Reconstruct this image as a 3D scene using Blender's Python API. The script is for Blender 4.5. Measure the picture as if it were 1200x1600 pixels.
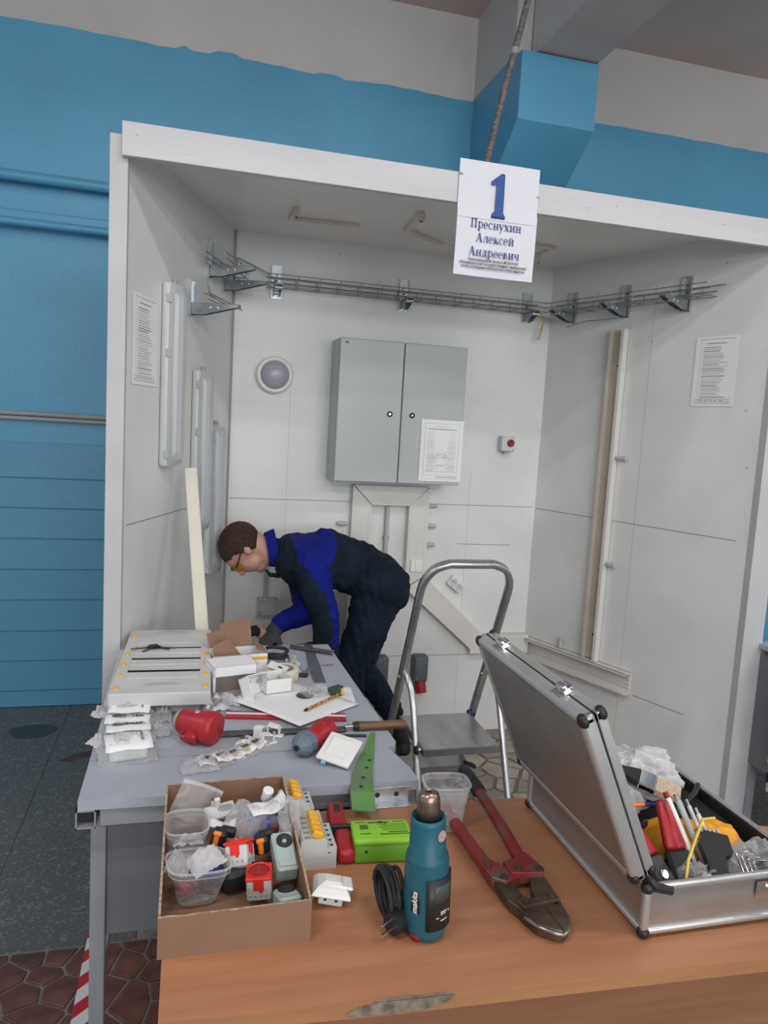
import bpy, bmesh, math, random
import numpy as np
from mathutils import Vector, Matrix, Euler, noise
R = math.radians
scene = bpy.context.scene
for o in list(bpy.data.objects):
    bpy.data.objects.remove(o)
COL = scene.collection
random.seed(7)

# ------------------------------------------------------------------ camera
cam_d = bpy.data.cameras.new('camera')
cam = bpy.data.objects.new('camera', cam_d)
COL.objects.link(cam)
scene.camera = cam
cam_d.sensor_fit = 'HORIZONTAL'
cam_d.sensor_width = 36.0
cam_d.lens = 1155.0 / 1200.0 * 36.0
cam_d.clip_start = 0.02
cam_d.clip_end = 60
PITCH, ROLL, YAW = R(6.53), R(3.29), R(14.9)
cam.matrix_world = (Matrix.Translation((0, 0, 1.6)) @ Matrix.Rotation(-YAW, 4, 'Z') @
                    Matrix.Rotation(math.pi / 2 - PITCH, 4, 'X') @ Matrix.Rotation(ROLL, 4, 'Z'))

# ------------------------------------------------------------------ world, lamps, exposure
w = bpy.data.worlds.new('hall_ambient')
scene.world = w
w.use_nodes = True
w.node_tree.nodes['Background'].inputs[0].default_value = (0.93, 0.96, 1.0, 1)
w.node_tree.nodes['Background'].inputs[1].default_value = 0.50
scene.view_settings.view_transform = 'Standard'
scene.view_settings.look = 'None'
scene.view_settings.gamma = 1
scene.view_settings.use_curve_mapping = False
scene.view_settings.exposure = 0.07

def tube_or_fill_lamp(x, y, z, sx, sy, power, col=(1.0, 0.99, 0.97)):
    d = bpy.data.lights.new('tube_or_fill_light', 'AREA')
    d.shape = 'RECTANGLE'
    d.size = sx
    d.size_y = sy
    d.energy = power
    d.color = col
    o = bpy.data.objects.new('tube_or_fill_light', d)
    COL.objects.link(o)
    o.location = (x, y, z)
    return o
tube_or_fill_lamp(1.45, 0.45, 3.78, 1.25, 0.14, 34)
tube_or_fill_lamp(-1.1, 0.0, 3.78, 1.25, 0.14, 32)
tube_or_fill_lamp(3.9, 0.4, 3.78, 1.25, 0.14, 32)
tube_or_fill_lamp(-2.9, 1.9, 3.72, 1.25, 0.14, 26)
# rows of bare tubes further back in the hall
tube_or_fill_lamp(1.8, -3.0, 3.6, 4.0, 0.25, 55).rotation_euler = (R(68), 0, 0)
tube_or_fill_lamp(1.0, -7.0, 3.6, 7.0, 0.25, 110).rotation_euler = (R(75), 0, 0)
tube_or_fill_lamp(1.0, -9.5, 2.0, 7.0, 1.7, 260, (0.93, 0.97, 1.0)).rotation_euler = (R(90), 0, 0)  # added unseen cool fill panel, lights the booth walls from low down

# ------------------------------------------------------------------ materials
MATS = {}
def mat(name, col, rough=0.5, metal=0.0, var=0.0, vscale=8.0, bump=0.0, bscale=60.0, col2=None,
        spec=0.5, coat=0.0, trans=0.0, alpha=1.0, stretch=None, detail=6.0, rvar=0.0, ior=1.45, thresh=None, emit=None):
    if name in MATS:
        return MATS[name]
    m = bpy.data.materials.new(name)
    m.use_nodes = True
    nt = m.node_tree
    b = nt.nodes['Principled BSDF']
    b.inputs['Base Color'].default_value = (*col, 1)
    b.inputs['Roughness'].default_value = rough
    b.inputs['Metallic'].default_value = metal
    b.inputs['Specular IOR Level'].default_value = spec
    b.inputs['Coat Weight'].default_value = coat
    b.inputs['Transmission Weight'].default_value = trans
    b.inputs['Alpha'].default_value = alpha
    b.inputs['IOR'].default_value = ior
    tc = nt.nodes.new('ShaderNodeTexCoord')
    mp = nt.nodes.new('ShaderNodeMapping')
    nt.links.new(tc.outputs['Object'], mp.inputs[0])
    if stretch:
        mp.inputs['Scale'].default_value = stretch
    n = nt.nodes.new('ShaderNodeTexNoise')
    n.inputs['Scale'].default_value = vscale
    n.inputs['Detail'].default_value = detail
    nt.links.new(mp.outputs[0], n.inputs['Vector'])
    if var or col2:
        r = nt.nodes.new('ShaderNodeValToRGB')
        c2 = col2 if col2 else tuple(c * (1 - var) for c in col)
        c1 = col if col2 else tuple(min(1, c * (1 + var)) for c in col)
        lo, hi = thresh if thresh else (0.35, 0.65)
        r.color_ramp.elements[0].position = lo
        r.color_ramp.elements[1].position = hi
        r.color_ramp.elements[0].color = (*c2, 1)
        r.color_ramp.elements[1].color = (*c1, 1)
        nt.links.new(n.outputs['Fac'], r.inputs[0])
        nt.links.new(r.outputs[0], b.inputs['Base Color'])
    if rvar:
        mr = nt.nodes.new('ShaderNodeMapRange')
        mr.inputs[3].default_value = max(0, rough - rvar)
        mr.inputs[4].default_value = min(1, rough + rvar)
        nt.links.new(n.outputs['Fac'], mr.inputs[0])
        nt.links.new(mr.outputs[0], b.inputs['Roughness'])
    if bump:
        n2 = nt.nodes.new('ShaderNodeTexNoise')
        n2.inputs['Scale'].default_value = bscale
        n2.inputs['Detail'].default_value = 4
        nt.links.new(mp.outputs[0], n2.inputs['Vector'])
        bp = nt.nodes.new('ShaderNodeBump')
        bp.inputs['Strength'].default_value = bump
        bp.inputs['Distance'].default_value = 0.01
        nt.links.new(n2.outputs['Fac'], bp.inputs['Height'])
        nt.links.new(bp.outputs[0], b.inputs['Normal'])
    MATS[name] = m
    return m

def film(name, tint=(0.9, 0.9, 0.92), opacity=0.25, rough=0.12):
    """thin clear plastic: see-through sheet with glossy folds"""
    if name in MATS:
        return MATS[name]
    m = bpy.data.materials.new(name)
    m.use_nodes = True
    nt = m.node_tree
    nt.nodes.clear()
    out = nt.nodes.new('ShaderNodeOutputMaterial')
    tr = nt.nodes.new('ShaderNodeBsdfTransparent')
    tr.inputs[0].default_value = (*(0.93 + 0.07 * t for t in tint), 1)
    pb = nt.nodes.new('ShaderNodeBsdfPrincipled')
    pb.inputs['Base Color'].default_value = (*tint, 1)
    pb.inputs['Roughness'].default_value = rough
    pb.inputs['Specular IOR Level'].default_value = 0.8
    mx = nt.nodes.new('ShaderNodeMixShader')
    lw = nt.nodes.new('ShaderNodeLayerWeight')
    lw.inputs[0].default_value = 0.35
    ma = nt.nodes.new('ShaderNodeMath')
    ma.operation = 'MULTIPLY_ADD'
    ma.inputs[1].default_value = 0.6
    ma.inputs[2].default_value = opacity
    ma.use_clamp = True
    nt.links.new(lw.outputs['Facing'], ma.inputs[0])
    nt.links.new(ma.outputs[0], mx.inputs[0])
    nt.links.new(tr.outputs[0], mx.inputs[1])
    nt.links.new(pb.outputs[0], mx.inputs[2])
    nt.links.new(mx.outputs[0], out.inputs[0])
    MATS[name] = m
    return m

WHITEPANEL = mat('white_painted_plywood', (0.70, 0.70, 0.695), 0.42, var=0.05, vscale=3, bump=0.12, bscale=180, rvar=0.1)
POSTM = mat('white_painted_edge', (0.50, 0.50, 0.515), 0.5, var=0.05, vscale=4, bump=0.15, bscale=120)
WHITECEIL = mat('glossy_white_painted_board', (0.84, 0.82, 0.79), 0.22, var=0.04, vscale=2, bump=0.25, bscale=60, stretch=(0.15, 1.5, 1))
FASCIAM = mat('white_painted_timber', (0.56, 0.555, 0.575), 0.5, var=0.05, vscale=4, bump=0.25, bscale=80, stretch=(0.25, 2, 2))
BLUE = mat('blue_wall_paint', (0.088, 0.315, 0.50), 0.42, var=0.07, vscale=1.5, bump=0.12, bscale=35)
BLUELO = mat('blue_wall_paint_lower', (0.080, 0.275, 0.42), 0.38, var=0.05, vscale=2, bump=0.15, bscale=22)
WALLWHITE = mat('off_white_plaster', (0.50, 0.485, 0.475), 0.8, var=0.05, vscale=2, bump=0.2, bscale=40)
CEIL = mat('grey_white_ceiling_plaster', (0.56, 0.455, 0.42), 0.85, var=0.06, vscale=2, bump=0.15, bscale=30)
TERR = mat('dark_terrazzo', (0.100, 0.100, 0.098), 0.42, col2=(0.19, 0.195, 0.185), vscale=85, detail=3, thresh=(0.36, 0.44), bump=0.1, bscale=90, rvar=0.12)
GROUT = mat('pale_grey_grout', (0.17, 0.165, 0.155), 0.75, var=0.25, vscale=30, bump=0.3, bscale=150)
GROUT2 = mat('brown_grout', (0.17, 0.15, 0.13), 0.8, var=0.25, vscale=30, bump=0.3, bscale=150)
REDTILE = mat('brown_red_ceramic', (0.125, 0.050, 0.038), 0.4, var=0.3, vscale=12, bump=0.15, bscale=80)
REDTILE2 = mat('dark_brown_ceramic', (0.085, 0.038, 0.032), 0.4, var=0.3, vscale=12, bump=0.15, bscale=80)
BEIGETILE = mat('beige_broken_stone', (0.36, 0.31, 0.26), 0.55, var=0.2, vscale=10, bump=0.15, bscale=80)
BEIGETILE2 = mat('grey_beige_broken_stone', (0.27, 0.24, 0.21), 0.55, var=0.2, vscale=10, bump=0.15, bscale=80)
WOOD = mat('orange_beech_laminate', (0.43, 0.195, 0.10), 0.38, col2=(0.375, 0.165, 0.08), vscale=5, stretch=(0.7, 9, 9), bump=0.03, bscale=80, coat=0.05)
WOODP = mat('dark_orange_laminate', (0.28, 0.125, 0.065), 0.45, var=0.1, vscale=5, stretch=(0.6, 9, 9))
CHIP = mat('bare_chipboard', (0.20, 0.16, 0.13), 0.9, var=0.4, vscale=60)
GREYTOP = mat('grey_blue_painted_top', (0.37, 0.395, 0.455), 0.38, var=0.08, vscale=5, bump=0.1, bscale=50, rvar=0.08)
GREYFR = mat('grey_painted_steel', (0.27, 0.285, 0.31), 0.42, var=0.08, vscale=8, bump=0.08, bscale=70)
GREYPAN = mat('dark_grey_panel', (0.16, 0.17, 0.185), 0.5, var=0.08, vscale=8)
CABG = mat('light_grey_enclosure_paint', (0.40, 0.43, 0.43), 0.32, var=0.03, vscale=3, bump=0.06, bscale=300)
PVC = mat('white_trunking_plastic', (0.66, 0.645, 0.61), 0.35, var=0.03, vscale=6)
PVCC = mat('cream_trunking_plastic', (0.66, 0.63, 0.54), 0.4, var=0.04, vscale=6)
PVCD = mat('yellowed_trunking_plastic', (0.55, 0.50, 0.42), 0.45, var=0.06, vscale=6)
GPLA = mat('grey_plastic', (0.42, 0.435, 0.44), 0.45, var=0.05, vscale=9)
GPLA2 = mat('mid_grey_plastic', (0.30, 0.31, 0.32), 0.5, var=0.05, vscale=9)
LPLA = mat('pale_grey_plastic', (0.56, 0.57, 0.565), 0.42, var=0.04, vscale=9)
WPLA = mat('white_plastic', (0.78, 0.78, 0.77), 0.28)
WPAPER = mat('white_paper', (0.78, 0.78, 0.80), 0.8, var=0.02, vscale=6)
SIGNPAP = mat('lilac_white_paper', (0.70, 0.70, 0.76), 0.75, var=0.02, vscale=6)
INK = mat('grey_print_ink', (0.17, 0.17, 0.19), 0.8)
INKL = mat('pale_print_ink', (0.36, 0.36, 0.38), 0.8)
INKB = mat('violet_blue_print_ink', (0.115, 0.12, 0.30), 0.7)
BLACK = mat('black_plastic', (0.018, 0.018, 0.02), 0.42)
RUBBER = mat('black_rubber', (0.02, 0.021, 0.024), 0.6, var=0.2, vscale=30)
GALV = mat('galvanised_steel', (0.50, 0.53, 0.55), 0.34, 0.85, var=0.15, vscale=25, rvar=0.12)
GALVD = mat('bent_galvanised_plate', (0.36, 0.39, 0.41), 0.4, 0.7, var=0.2, vscale=18, rvar=0.12)
WIRE = mat('galvanised_wire', (0.30, 0.30, 0.295), 0.4, 0.55, var=0.2, vscale=20)
STEEL = mat('brushed_steel', (0.36, 0.36, 0.37), 0.35, 0.9, var=0.15, vscale=20, stretch=(1, 6, 1))
ALU = mat('ladder_aluminium', (0.50, 0.51, 0.53), 0.32, 0.85, var=0.12, vscale=14, rvar=0.1)
ALUD = mat('ladder_steel_side', (0.27, 0.275, 0.28), 0.42, 0.7, var=0.15, vscale=10)
CHROME = mat('chrome', (0.75, 0.75, 0.76), 0.12, 1.0)
SHEET = mat('brushed_case_sheet', (0.42, 0.415, 0.41), 0.36, 0.75, var=0.08, vscale=9, stretch=(1, 1, 5), rvar=0.06)
CASEDG = mat('aluminium_edge_profile', (0.58, 0.58, 0.58), 0.33, 0.7, var=0.05, vscale=12)
CARD = mat('brown_cardboard', (0.25, 0.145, 0.095), 0.85, var=0.06, vscale=9, bump=0.05, bscale=60)
CARDIN = mat('cardboard_inside', (0.235, 0.135, 0.085), 0.85, var=0.07, vscale=9)
CARDED = mat('corrugated_cardboard_edge', (0.40, 0.27, 0.19), 0.9, var=0.35, vscale=120)
REDP = mat('red_plastic', (0.37, 0.018, 0.026), 0.38, var=0.08, vscale=15)
REDB = mat('bright_red_plastic', (0.72, 0.035, 0.025), 0.32)
REDD = mat('dark_red_plastic', (0.32, 0.015, 0.02), 0.45)
REDW = mat('worn_red_paint', (0.24, 0.025, 0.03), 0.42, col2=(0.13, 0.085, 0.07), vscale=14, thresh=(0.38, 0.50), metal=0.2)
RUST = mat('rusty_steel', (0.16, 0.115, 0.085), 0.45, 0.6, col2=(0.085, 0.06, 0.045), vscale=22)
RUSTL = mat('worn_steel_edge', (0.36, 0.33, 0.30), 0.3, 0.85, var=0.3, vscale=40)
ORANGE = mat('orange_plastic', (0.85, 0.22, 0.03), 0.4)
YEL = mat('amber_yellow_plastic', (0.83, 0.43, 0.03), 0.38)
YELL = mat('yellow_cloth', (0.80, 0.35, 0.02), 0.55, var=0.12, vscale=18)
TEAL = mat('teal_tool_plastic', (0.014, 0.112, 0.150), 0.42, var=0.12, vscale=10, bump=0.04, bscale=200)
LIME = mat('lime_green_plastic', (0.27, 0.60, 0.04), 0.42, var=0.05, vscale=9)
LIMED = mat('green_plastic_base', (0.14, 0.36, 0.03), 0.42, var=0.05, vscale=9)
GRNP = mat('worn_green_paint', (0.11, 0.27, 0.075), 0.45, col2=(0.15, 0.17, 0.13), vscale=6, thresh=(0.42, 0.54))
GRNG = mat('grey_green_plastic', (0.38, 0.47, 0.45), 0.4)
NOZZ = mat('heat_stained_steel', (0.27, 0.20, 0.16), 0.3, 0.9, var=0.25, vscale=14)
HANDW = mat('brown_stained_wood', (0.16, 0.085, 0.045), 0.45, var=0.35, vscale=8, stretch=(1, 10, 10))
TAPE = mat('cream_masking_tape', (0.66, 0.62, 0.52), 0.6, var=0.03)
NAVY = mat('navy_workwear_cloth', (0.008, 0.016, 0.030), 0.85, var=0.25, vscale=10, bump=0.5, bscale=500, spec=0.25)
ROYAL = mat('royal_blue_workwear_cloth', (0.005, 0.012, 0.21), 0.8, var=0.12, vscale=10, bump=0.5, bscale=500, spec=0.25)
SKIN = mat('skin', (0.46, 0.255, 0.20), 0.5, var=0.08, vscale=14)
LIP = mat('lips', (0.34, 0.12, 0.10), 0.45)
HAIR = mat('short_brown_hair', (0.050, 0.026, 0.020), 0.6, var=0.35, vscale=90, bump=0.6, bscale=400, spec=0.3)
GLOVE = mat('grey_work_glove', (0.060, 0.064, 0.074), 0.85, var=0.25, vscale=20, bump=0.4, bscale=400)
GLOVEK = mat('black_work_glove', (0.010, 0.010, 0.013), 0.85, var=0.2, vscale=20)
LENS = film('yellow_lens', (0.85, 0.45, 0.03), 0.45, 0.1)
LENSM = film('frosted_lamp_cover', (0.62, 0.64, 0.66), 0.40, 0.25)
CLEAR = film('clear_container_plastic', (0.75, 0.76, 0.78), 0.10, 0.15)
CLEARF = film('milky_container_plastic', (0.66, 0.67, 0.69), 0.22, 0.2)
BAG = film('clear_bag_film', (0.72, 0.72, 0.74), 0.18, 0.12)
BAGW = film('white_bag_film', (0.80, 0.79, 0.82), 0.38, 0.25)
WINDOWF = film('box_window_film', (0.35, 0.35, 0.36), 0.25, 0.08)
PINK = mat('foam_pink_grey', (0.2, 0.2, 0.2), 0.7)
LCD = mat('grey_green_screen', (0.060, 0.075, 0.075), 0.25)
DOME = mat('grey_opal_dome', (0.37, 0.375, 0.42), 0.3, coat=0.2)
BLUEP = mat('blue_plastic', (0.02, 0.07, 0.42), 0.35, var=0.3, vscale=30)
SKYB = mat('pale_blue_tip', (0.18, 0.50, 0.68), 0.4)
CASEIN = mat('black_case_lining', (0.014, 0.014, 0.016), 0.75, var=0.2, vscale=20)
BRIST = mat('cream_bristles', (0.55, 0.44, 0.30), 0.8, var=0.2, vscale=60, stretch=(10, 1, 1))
YWIRE = mat('yellow_wire_sheath', (0.70, 0.56, 0.08), 0.45)
OCHRE = mat('ochre_cable_tie', (0.50, 0.34, 0.08), 0.5)
CABINSIDE = mat('dark_gap', (0.03, 0.03, 0.03), 0.8)
PENLINE = mat('pencil_line', (0.16, 0.16, 0.16), 0.8)

# ------------------------------------------------------------------ geometry helpers
def xf(loc=(0, 0, 0), rot=(0, 0, 0), sc=(1, 1, 1)):
    return Matrix.Translation(loc) @ Euler([R(a) for a in rot]).to_matrix().to_4x4() @ Matrix.Diagonal((*sc, 1))

class G:
    """collects shapes; each call may carry its own material"""
    def __init__(self, m=None):
        self.v, self.f, self.mi, self.sm = [], [], [], []
        self.mats = []
        self.m = m
        self.T = Matrix.Identity(4)
    def _m(self, m):
        m = m or self.m
        if m not in self.mats:
            self.mats.append(m)
        return self.mats.index(m)
    def add(self, vs, fs, m=None, smooth=False, T=None):
        k = self._m(m)
        n = len(self.v)
        M = self.T @ T if T is not None else self.T
        self.v += [tuple(M @ Vector(p)) for p in vs]
        for f in fs:
            self.f.append([i + n for i in f])
            self.mi.append(k)
            self.sm.append(smooth)
        return self
    def bmadd(self, bm, m=None, smooth=False, T=None):
        bm.verts.index_update()
        self.add([v.co.copy() for v in bm.verts], [[v.index for v in f.verts] for f in bm.faces], m, smooth, T)
        bm.free()
        return self
    def box(self, c, s, m=None, bev=0.0, rot=(0, 0, 0), seg=1, T=None):
        M = xf(c, rot)
        if T is not None:
            M = T @ M
        x, y, z = s[0] / 2, s[1] / 2, s[2] / 2
        if bev <= 0:
            vs = [(a * x, b * y, d * z) for a in (-1, 1) for b in (-1, 1) for d in (-1, 1)]
            fs = [(0, 1, 3, 2), (4, 6, 7, 5), (0, 4, 5, 1), (2, 3, 7, 6), (0, 2, 6, 4), (1, 5, 7, 3)]
            return self.add(vs, fs, m, False, M)
        bm = bmesh.new()
        bmesh.ops.create_cube(bm, size=1)
        for v in bm.verts:
            v.co = Vector((v.co.x * s[0], v.co.y * s[1], v.co.z * s[2]))
        bmesh.ops.bevel(bm, geom=bm.edges[:], offset=min(bev, min(s) * 0.49), segments=seg, affect='EDGES', profile=0.5)
        return self.bmadd(bm, m, seg > 1, M)
    def bb(self, x0, x1, y0, y1, z0, z1, m=None, bev=0.0, T=None):
        return self.box(((x0 + x1) / 2, (y0 + y1) / 2, (z0 + z1) / 2), (abs(x1 - x0), abs(y1 - y0), abs(z1 - z0)), m, bev, T=T)
    def cyl(self, p0, p1, r0, r1=None, n=16, m=None, cap=True, smooth=True, T=None):
        r1 = r0 if r1 is None else r1
        p0, p1 = Vector(p0), Vector(p1)
        d = (p1 - p0).normalized()
        a = d.orthogonal().normalized()
        b = d.cross(a)
        vs = []
        for p, r in ((p0, r0), (p1, r1)):
            for i in range(n):
                t = 2 * math.pi * i / n
                vs.append(p + (a * math.cos(t) + b * math.sin(t)) * r)
        fs = [(i, (i + 1) % n, n + (i + 1) % n, n + i) for i in range(n)]
        self.add(vs, fs, m, smooth, T)
        if cap:
            self.add(vs[:n], [tuple(range(n))[::-1]], m, False, T)
            self.add(vs[n:], [tuple(range(n))], m, False, T)
        return self
    def tube(self, pts, r, n=8, m=None, closed=False, cap=True, T=None, flat=None):
        pts = [Vector(p) for p in pts]
        k = len(pts)
        rs = r if isinstance(r, (list, tuple)) else [r] * k
        vs = []
        prev = None
        for i, p in enumerate(pts):
            if closed:
                d = pts[(i + 1) % k] - pts[i - 1]
            else:
                d = pts[min(i + 1, k - 1)] - pts[max(i - 1, 0)]
            d.normalize()
            if prev is None:
                a = d.orthogonal().normalized()
            else:
                a = (prev - d * prev.dot(d))
                a = a.normalized() if a.length > 1e-6 else d.orthogonal().normalized()
            prev = a
            b = d.cross(a)
            for j in range(n):
                t = 2 * math.pi * j / n
                vs.append(p + (a * math.cos(t) + b * math.sin(t)) * rs[i])
        fs = []
        for i in range(k if closed else k - 1):
            for j in range(n):
                i2 = (i + 1) % k
                fs.append((i * n + j, i * n + (j + 1) % n, i2 * n + (j + 1) % n, i2 * n + j))
        self.add(vs, fs, m, True, T)
        if cap and not closed:
            self.add(vs[:n], [tuple(range(n))[::-1]], m, False, T)
            self.add(vs[-n:], [tuple(range(n))], m, False, T)
        return self
    def lathe(self, prof, n=24, m=None, T=None, smooth=True, sx=1, sy=1):
        """prof: list of (r, z) about Z"""
        vs = []
        for r, z in prof:
            for i in range(n):
                t = 2 * math.pi * i / n
                vs.append((r * math.cos(t) * sx, r * math.sin(t) * sy, z))
        fs = []
        for k in range(len(prof) - 1):
            for i in range(n):
                fs.append((k * n + i, k * n + (i + 1) % n, (k + 1) * n + (i + 1) % n, (k + 1) * n + i))
        closed = prof[0] == prof[-1]
        if prof[0][0] > 1e-5 and not closed:
            fs.append(tuple(range(n))[::-1])
        if prof[-1][0] > 1e-5 and not closed:
            b = (len(prof) - 1) * n
            fs.append(tuple(b + i for i in range(n)))
        return self.add(vs, fs, m, smooth, T)
    def prism(self, poly, z0, z1, m=None, T=None, smooth=False):
        n = len(poly)
        vs = [(x, y, z0) for x, y in poly] + [(x, y, z1) for x, y in poly]
        fs = [tuple(range(n))[::-1], tuple(range(n, 2 * n))] + [(i, (i + 1) % n, n + (i + 1) % n, n + i) for i in range(n)]
        return self.add(vs, fs, m, smooth, T)
    def ell(self, c, r, m=None, n=16, T=None, rot=(0, 0, 0)):
        prof = [(math.sin(math.pi * i / (n // 2)), -math.cos(math.pi * i / (n // 2))) for i in range(n // 2 + 1)]
        M = xf(c, rot, r)
        return self.lathe(prof, n, m, (T @ M) if T is not None else M)
    def sheet(self, nx, ny, fn, m=None, T=None, smooth=True, thick=0.0):
        vs = [Vector(fn(i / nx, j / ny)) for j in range(ny + 1) for i in range(nx + 1)]
        q = nx + 1
        fs = [(j * q + i, j * q + i + 1, (j + 1) * q + i + 1, (j + 1) * q + i) for j in range(ny) for i in range(nx)]
        if thick:
            k = len(vs)
            vs2 = [v - Vector((0, 0, thick)) for v in vs]
            f2 = [tuple(a + k for a in f[::-1]) for f in fs]
            rim = [j * 1 for j in range(q)] + [j * q + nx for j in range(1, ny + 1)] + [ny * q + i for i in range(nx - 1, -1, -1)] + [j * q for j in range(ny - 1, 0, -1)]
            f3 = [(rim[(a + 1) % len(rim)], rim[a], rim[a] + k, rim[(a + 1) % len(rim)] + k) for a in range(len(rim))]
            return self.add(vs + vs2, fs + f2 + f3, m, smooth, T)
        return self.add(vs, fs, m, smooth, T)
    def pillow(self, w_, d_, h_, m=None, T=None, seed=0, nx=16, ny=12, crump=0.35, flatb=True):
        """crumpled closed bag lying on its back"""
        rnd = seed * 7.31
        def prof(u, v):
            e = (1 - abs(2 * u - 1) ** 3) * (1 - abs(2 * v - 1) ** 3)
            return max(0.0, e) ** 0.6
        def top(u, v):
            n1 = noise.noise(Vector((u * 5 + rnd, v * 5, 1.3)))
            n2 = abs(noise.noise(Vector((u * 13 + rnd, v * 13, 4.1))))
            e = prof(u, v)
            jx = noise.noise(Vector((v * 7, rnd, 2.2))) * 0.06 * w_
            jy = noise.noise(Vector((u * 7, rnd, 8.2))) * 0.06 * d_
            return ((u - .5) * w_ + jx, (v - .5) * d_ + jy, h_ * (0.06 + e * (0.75 + crump * n1 * 1.3) + crump * 0.7 * (n2 - .2)) if e > 0 else h_ * (0.06 + crump * 0.5 * n2))
        self.sheet(nx, ny, top, m, T)
        def bot(u, v):
            x, y, z = top(u, v)
            e = prof(u, v)
            return (x, y, (0.004 * e if flatb else -z * 0.5) if e > 0 else z)
        return self.sheet(nx, ny, lambda u, v: bot(1 - u, v), m, T)
    def obj(self, name, parent=None, loc=None, rot=None, auto=False):
        me = bpy.data.meshes.new(name)
        me.from_pydata(self.v, [], self.f)
        for m in self.mats:
            me.materials.append(m)
        me.polygons.foreach_set('material_index', self.mi)
        me.polygons.foreach_set('use_smooth', self.sm)
        me.update()
        o = bpy.data.objects.new(name, me)
        COL.objects.link(o)
        if parent:
            o.parent = parent
        if loc:
            o.location = loc
        if rot:
            o.rotation_euler = [R(a) for a in rot]
        return o

def tag(o, label, cat, group=None, kind=None):
    o['label'] = label
    o['category'] = cat
    if group:
        o['group'] = group
    if kind:
        o['kind'] = kind
    return o
def thing(name, label, cat, loc=(0, 0, 0), rz=0, group=None, rot=None):
    o = bpy.data.objects.new(name, None)
    COL.objects.link(o)
    o.location = loc
    o.rotation_euler = (0, 0, R(rz)) if rot is None else [R(a) for a in rot]
    o.empty_display_size = 0.05
    return tag(o, label, cat, group)
def struct(o):
    o['kind'] = 'structure'
    return o
def part(name, parent, **kw):
    return None
def copy_thing(o, loc, rz, label):
    c = o.copy()
    COL.objects.link(c)
    c.location = loc
    c.rotation_euler = (0, 0, R(rz))
    c['label'] = label
    for ch in o.children:
        d = ch.copy()
        COL.objects.link(d)
        d.parent = c
        for g in ch.children:
            e = g.copy()
            COL.objects.link(e)
            e.parent = d
    return c

def textmesh(txt, size, m, name, parent, loc, rot, align='CENTER', bold=0.0, shear=0.0, depth=0.0004, sx=1.0):
    cu = bpy.data.curves.new('lettering', 'FONT')
    cu.body = txt
    cu.size = size
    cu.align_x = align
    cu.align_y = 'CENTER'
    cu.shear = shear
    cu.extrude = depth
    cu.resolution_u = 3
    to = bpy.data.objects.new('lettering', cu)
    COL.objects.link(to)
    dg = bpy.context.evaluated_depsgraph_get()
    me = bpy.data.meshes.new_from_object(to.evaluated_get(dg))
    bpy.data.objects.remove(to)
    if bold:
        bm = bmesh.new(); bm.from_mesh(me)
        src = bm.faces[:]
        for dx, dy in ((-1, 0), (0, .8)):
            r = bmesh.ops.duplicate(bm, geom=src)
            bmesh.ops.translate(bm, verts=[v for v in r['geom'] if isinstance(v, bmesh.types.BMVert)], vec=(dx * bold * 1.6, dy * bold * .6, -.00003 * (dx - dy)))
        bm.to_mesh(me); bm.free()
    me.materials.clear()
    me.materials.append(m)
    o = bpy.data.objects.new(name, me)
    COL.objects.link(o)
    o.parent = parent
    o.location = loc
    o.rotation_euler = [R(a) for a in rot]
    o.scale = (sx, 1, 1)
    return o

# ================================================================== SETTING
WY = 4.17      # hall wall plane
BY = 3.57      # booth back wall plane
# ---- floor
g = G(GROUT)
g.bb(-4, 6, -3, 2.2, -0.12, 0)
g.bb(-4, -0.12, 2.2, WY + .3, -0.12, -0.004, GROUT)
g.bb(-0.12, 6, 2.2, WY + .3, -0.12, 0, GROUT2)
floor = struct(g.obj('floor'))

def clip(poly, nx_, ny_, d):
    out = []
    for i in range(len(poly)):
        a, b = poly[i], poly[(i + 1) % len(poly)]
        da = a[0] * nx_ + a[1] * ny_ - d
        db = b[0] * nx_ + b[1] * ny_ - d
        if da <= 0:
            out.append(a)
        if (da < 0 < db) or (db < 0 < da):
            t = da / (da - db)
            out.append((a[0] + (b[0] - a[0]) * t, a[1] + (b[1] - a[1]) * t))
    return out
def voronoi(x0, x1, y0, y1, cell, gap, jit=0.42):
    pts = []
    nx_, ny_ = int((x1 - x0) / cell) + 3, int((y1 - y0) / cell) + 3
    for j in range(-1, ny_):
        for i in range(-1, nx_):
            pts.append((x0 + (i + .5 + (j % 2) * .5 + random.uniform(-jit, jit)) * cell, y0 + (j + .5 + random.uniform(-jit, jit)) * cell))
    res = []
    for k, p in enumerate(pts):
        if not (x0 < p[0] < x1 and y0 < p[1] < y1):
            continue
        poly = [(p[0] - cell * 1.5, p[1] - cell * 1.5), (p[0] + cell * 1.5, p[1] - cell * 1.5), (p[0] + cell * 1.5, p[1] + cell * 1.5), (p[0] - cell * 1.5, p[1] + cell * 1.5)]
        for l, q in enumerate(pts):
            if l == k:
                continue
            dx, dy = q[0] - p[0], q[1] - p[1]
            L = math.hypot(dx, dy)
            if L > cell * 3:
                continue
            dx, dy = dx / L, dy / L
            poly = clip(poly, dx, dy, p[0] * dx + p[1] * dy + L / 2 - gap / 2)
            if len(poly) < 3:
                break
        for cx, cy, cd in ((-1, 0, -x0), (1, 0, x1), (0, -1, -y0), (0, 1, y1)):
            if len(poly) >= 3:
                poly = clip(poly, cx, cy, cd)
        if len(poly) >= 3:
            res.append((p, poly))
    return res
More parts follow.
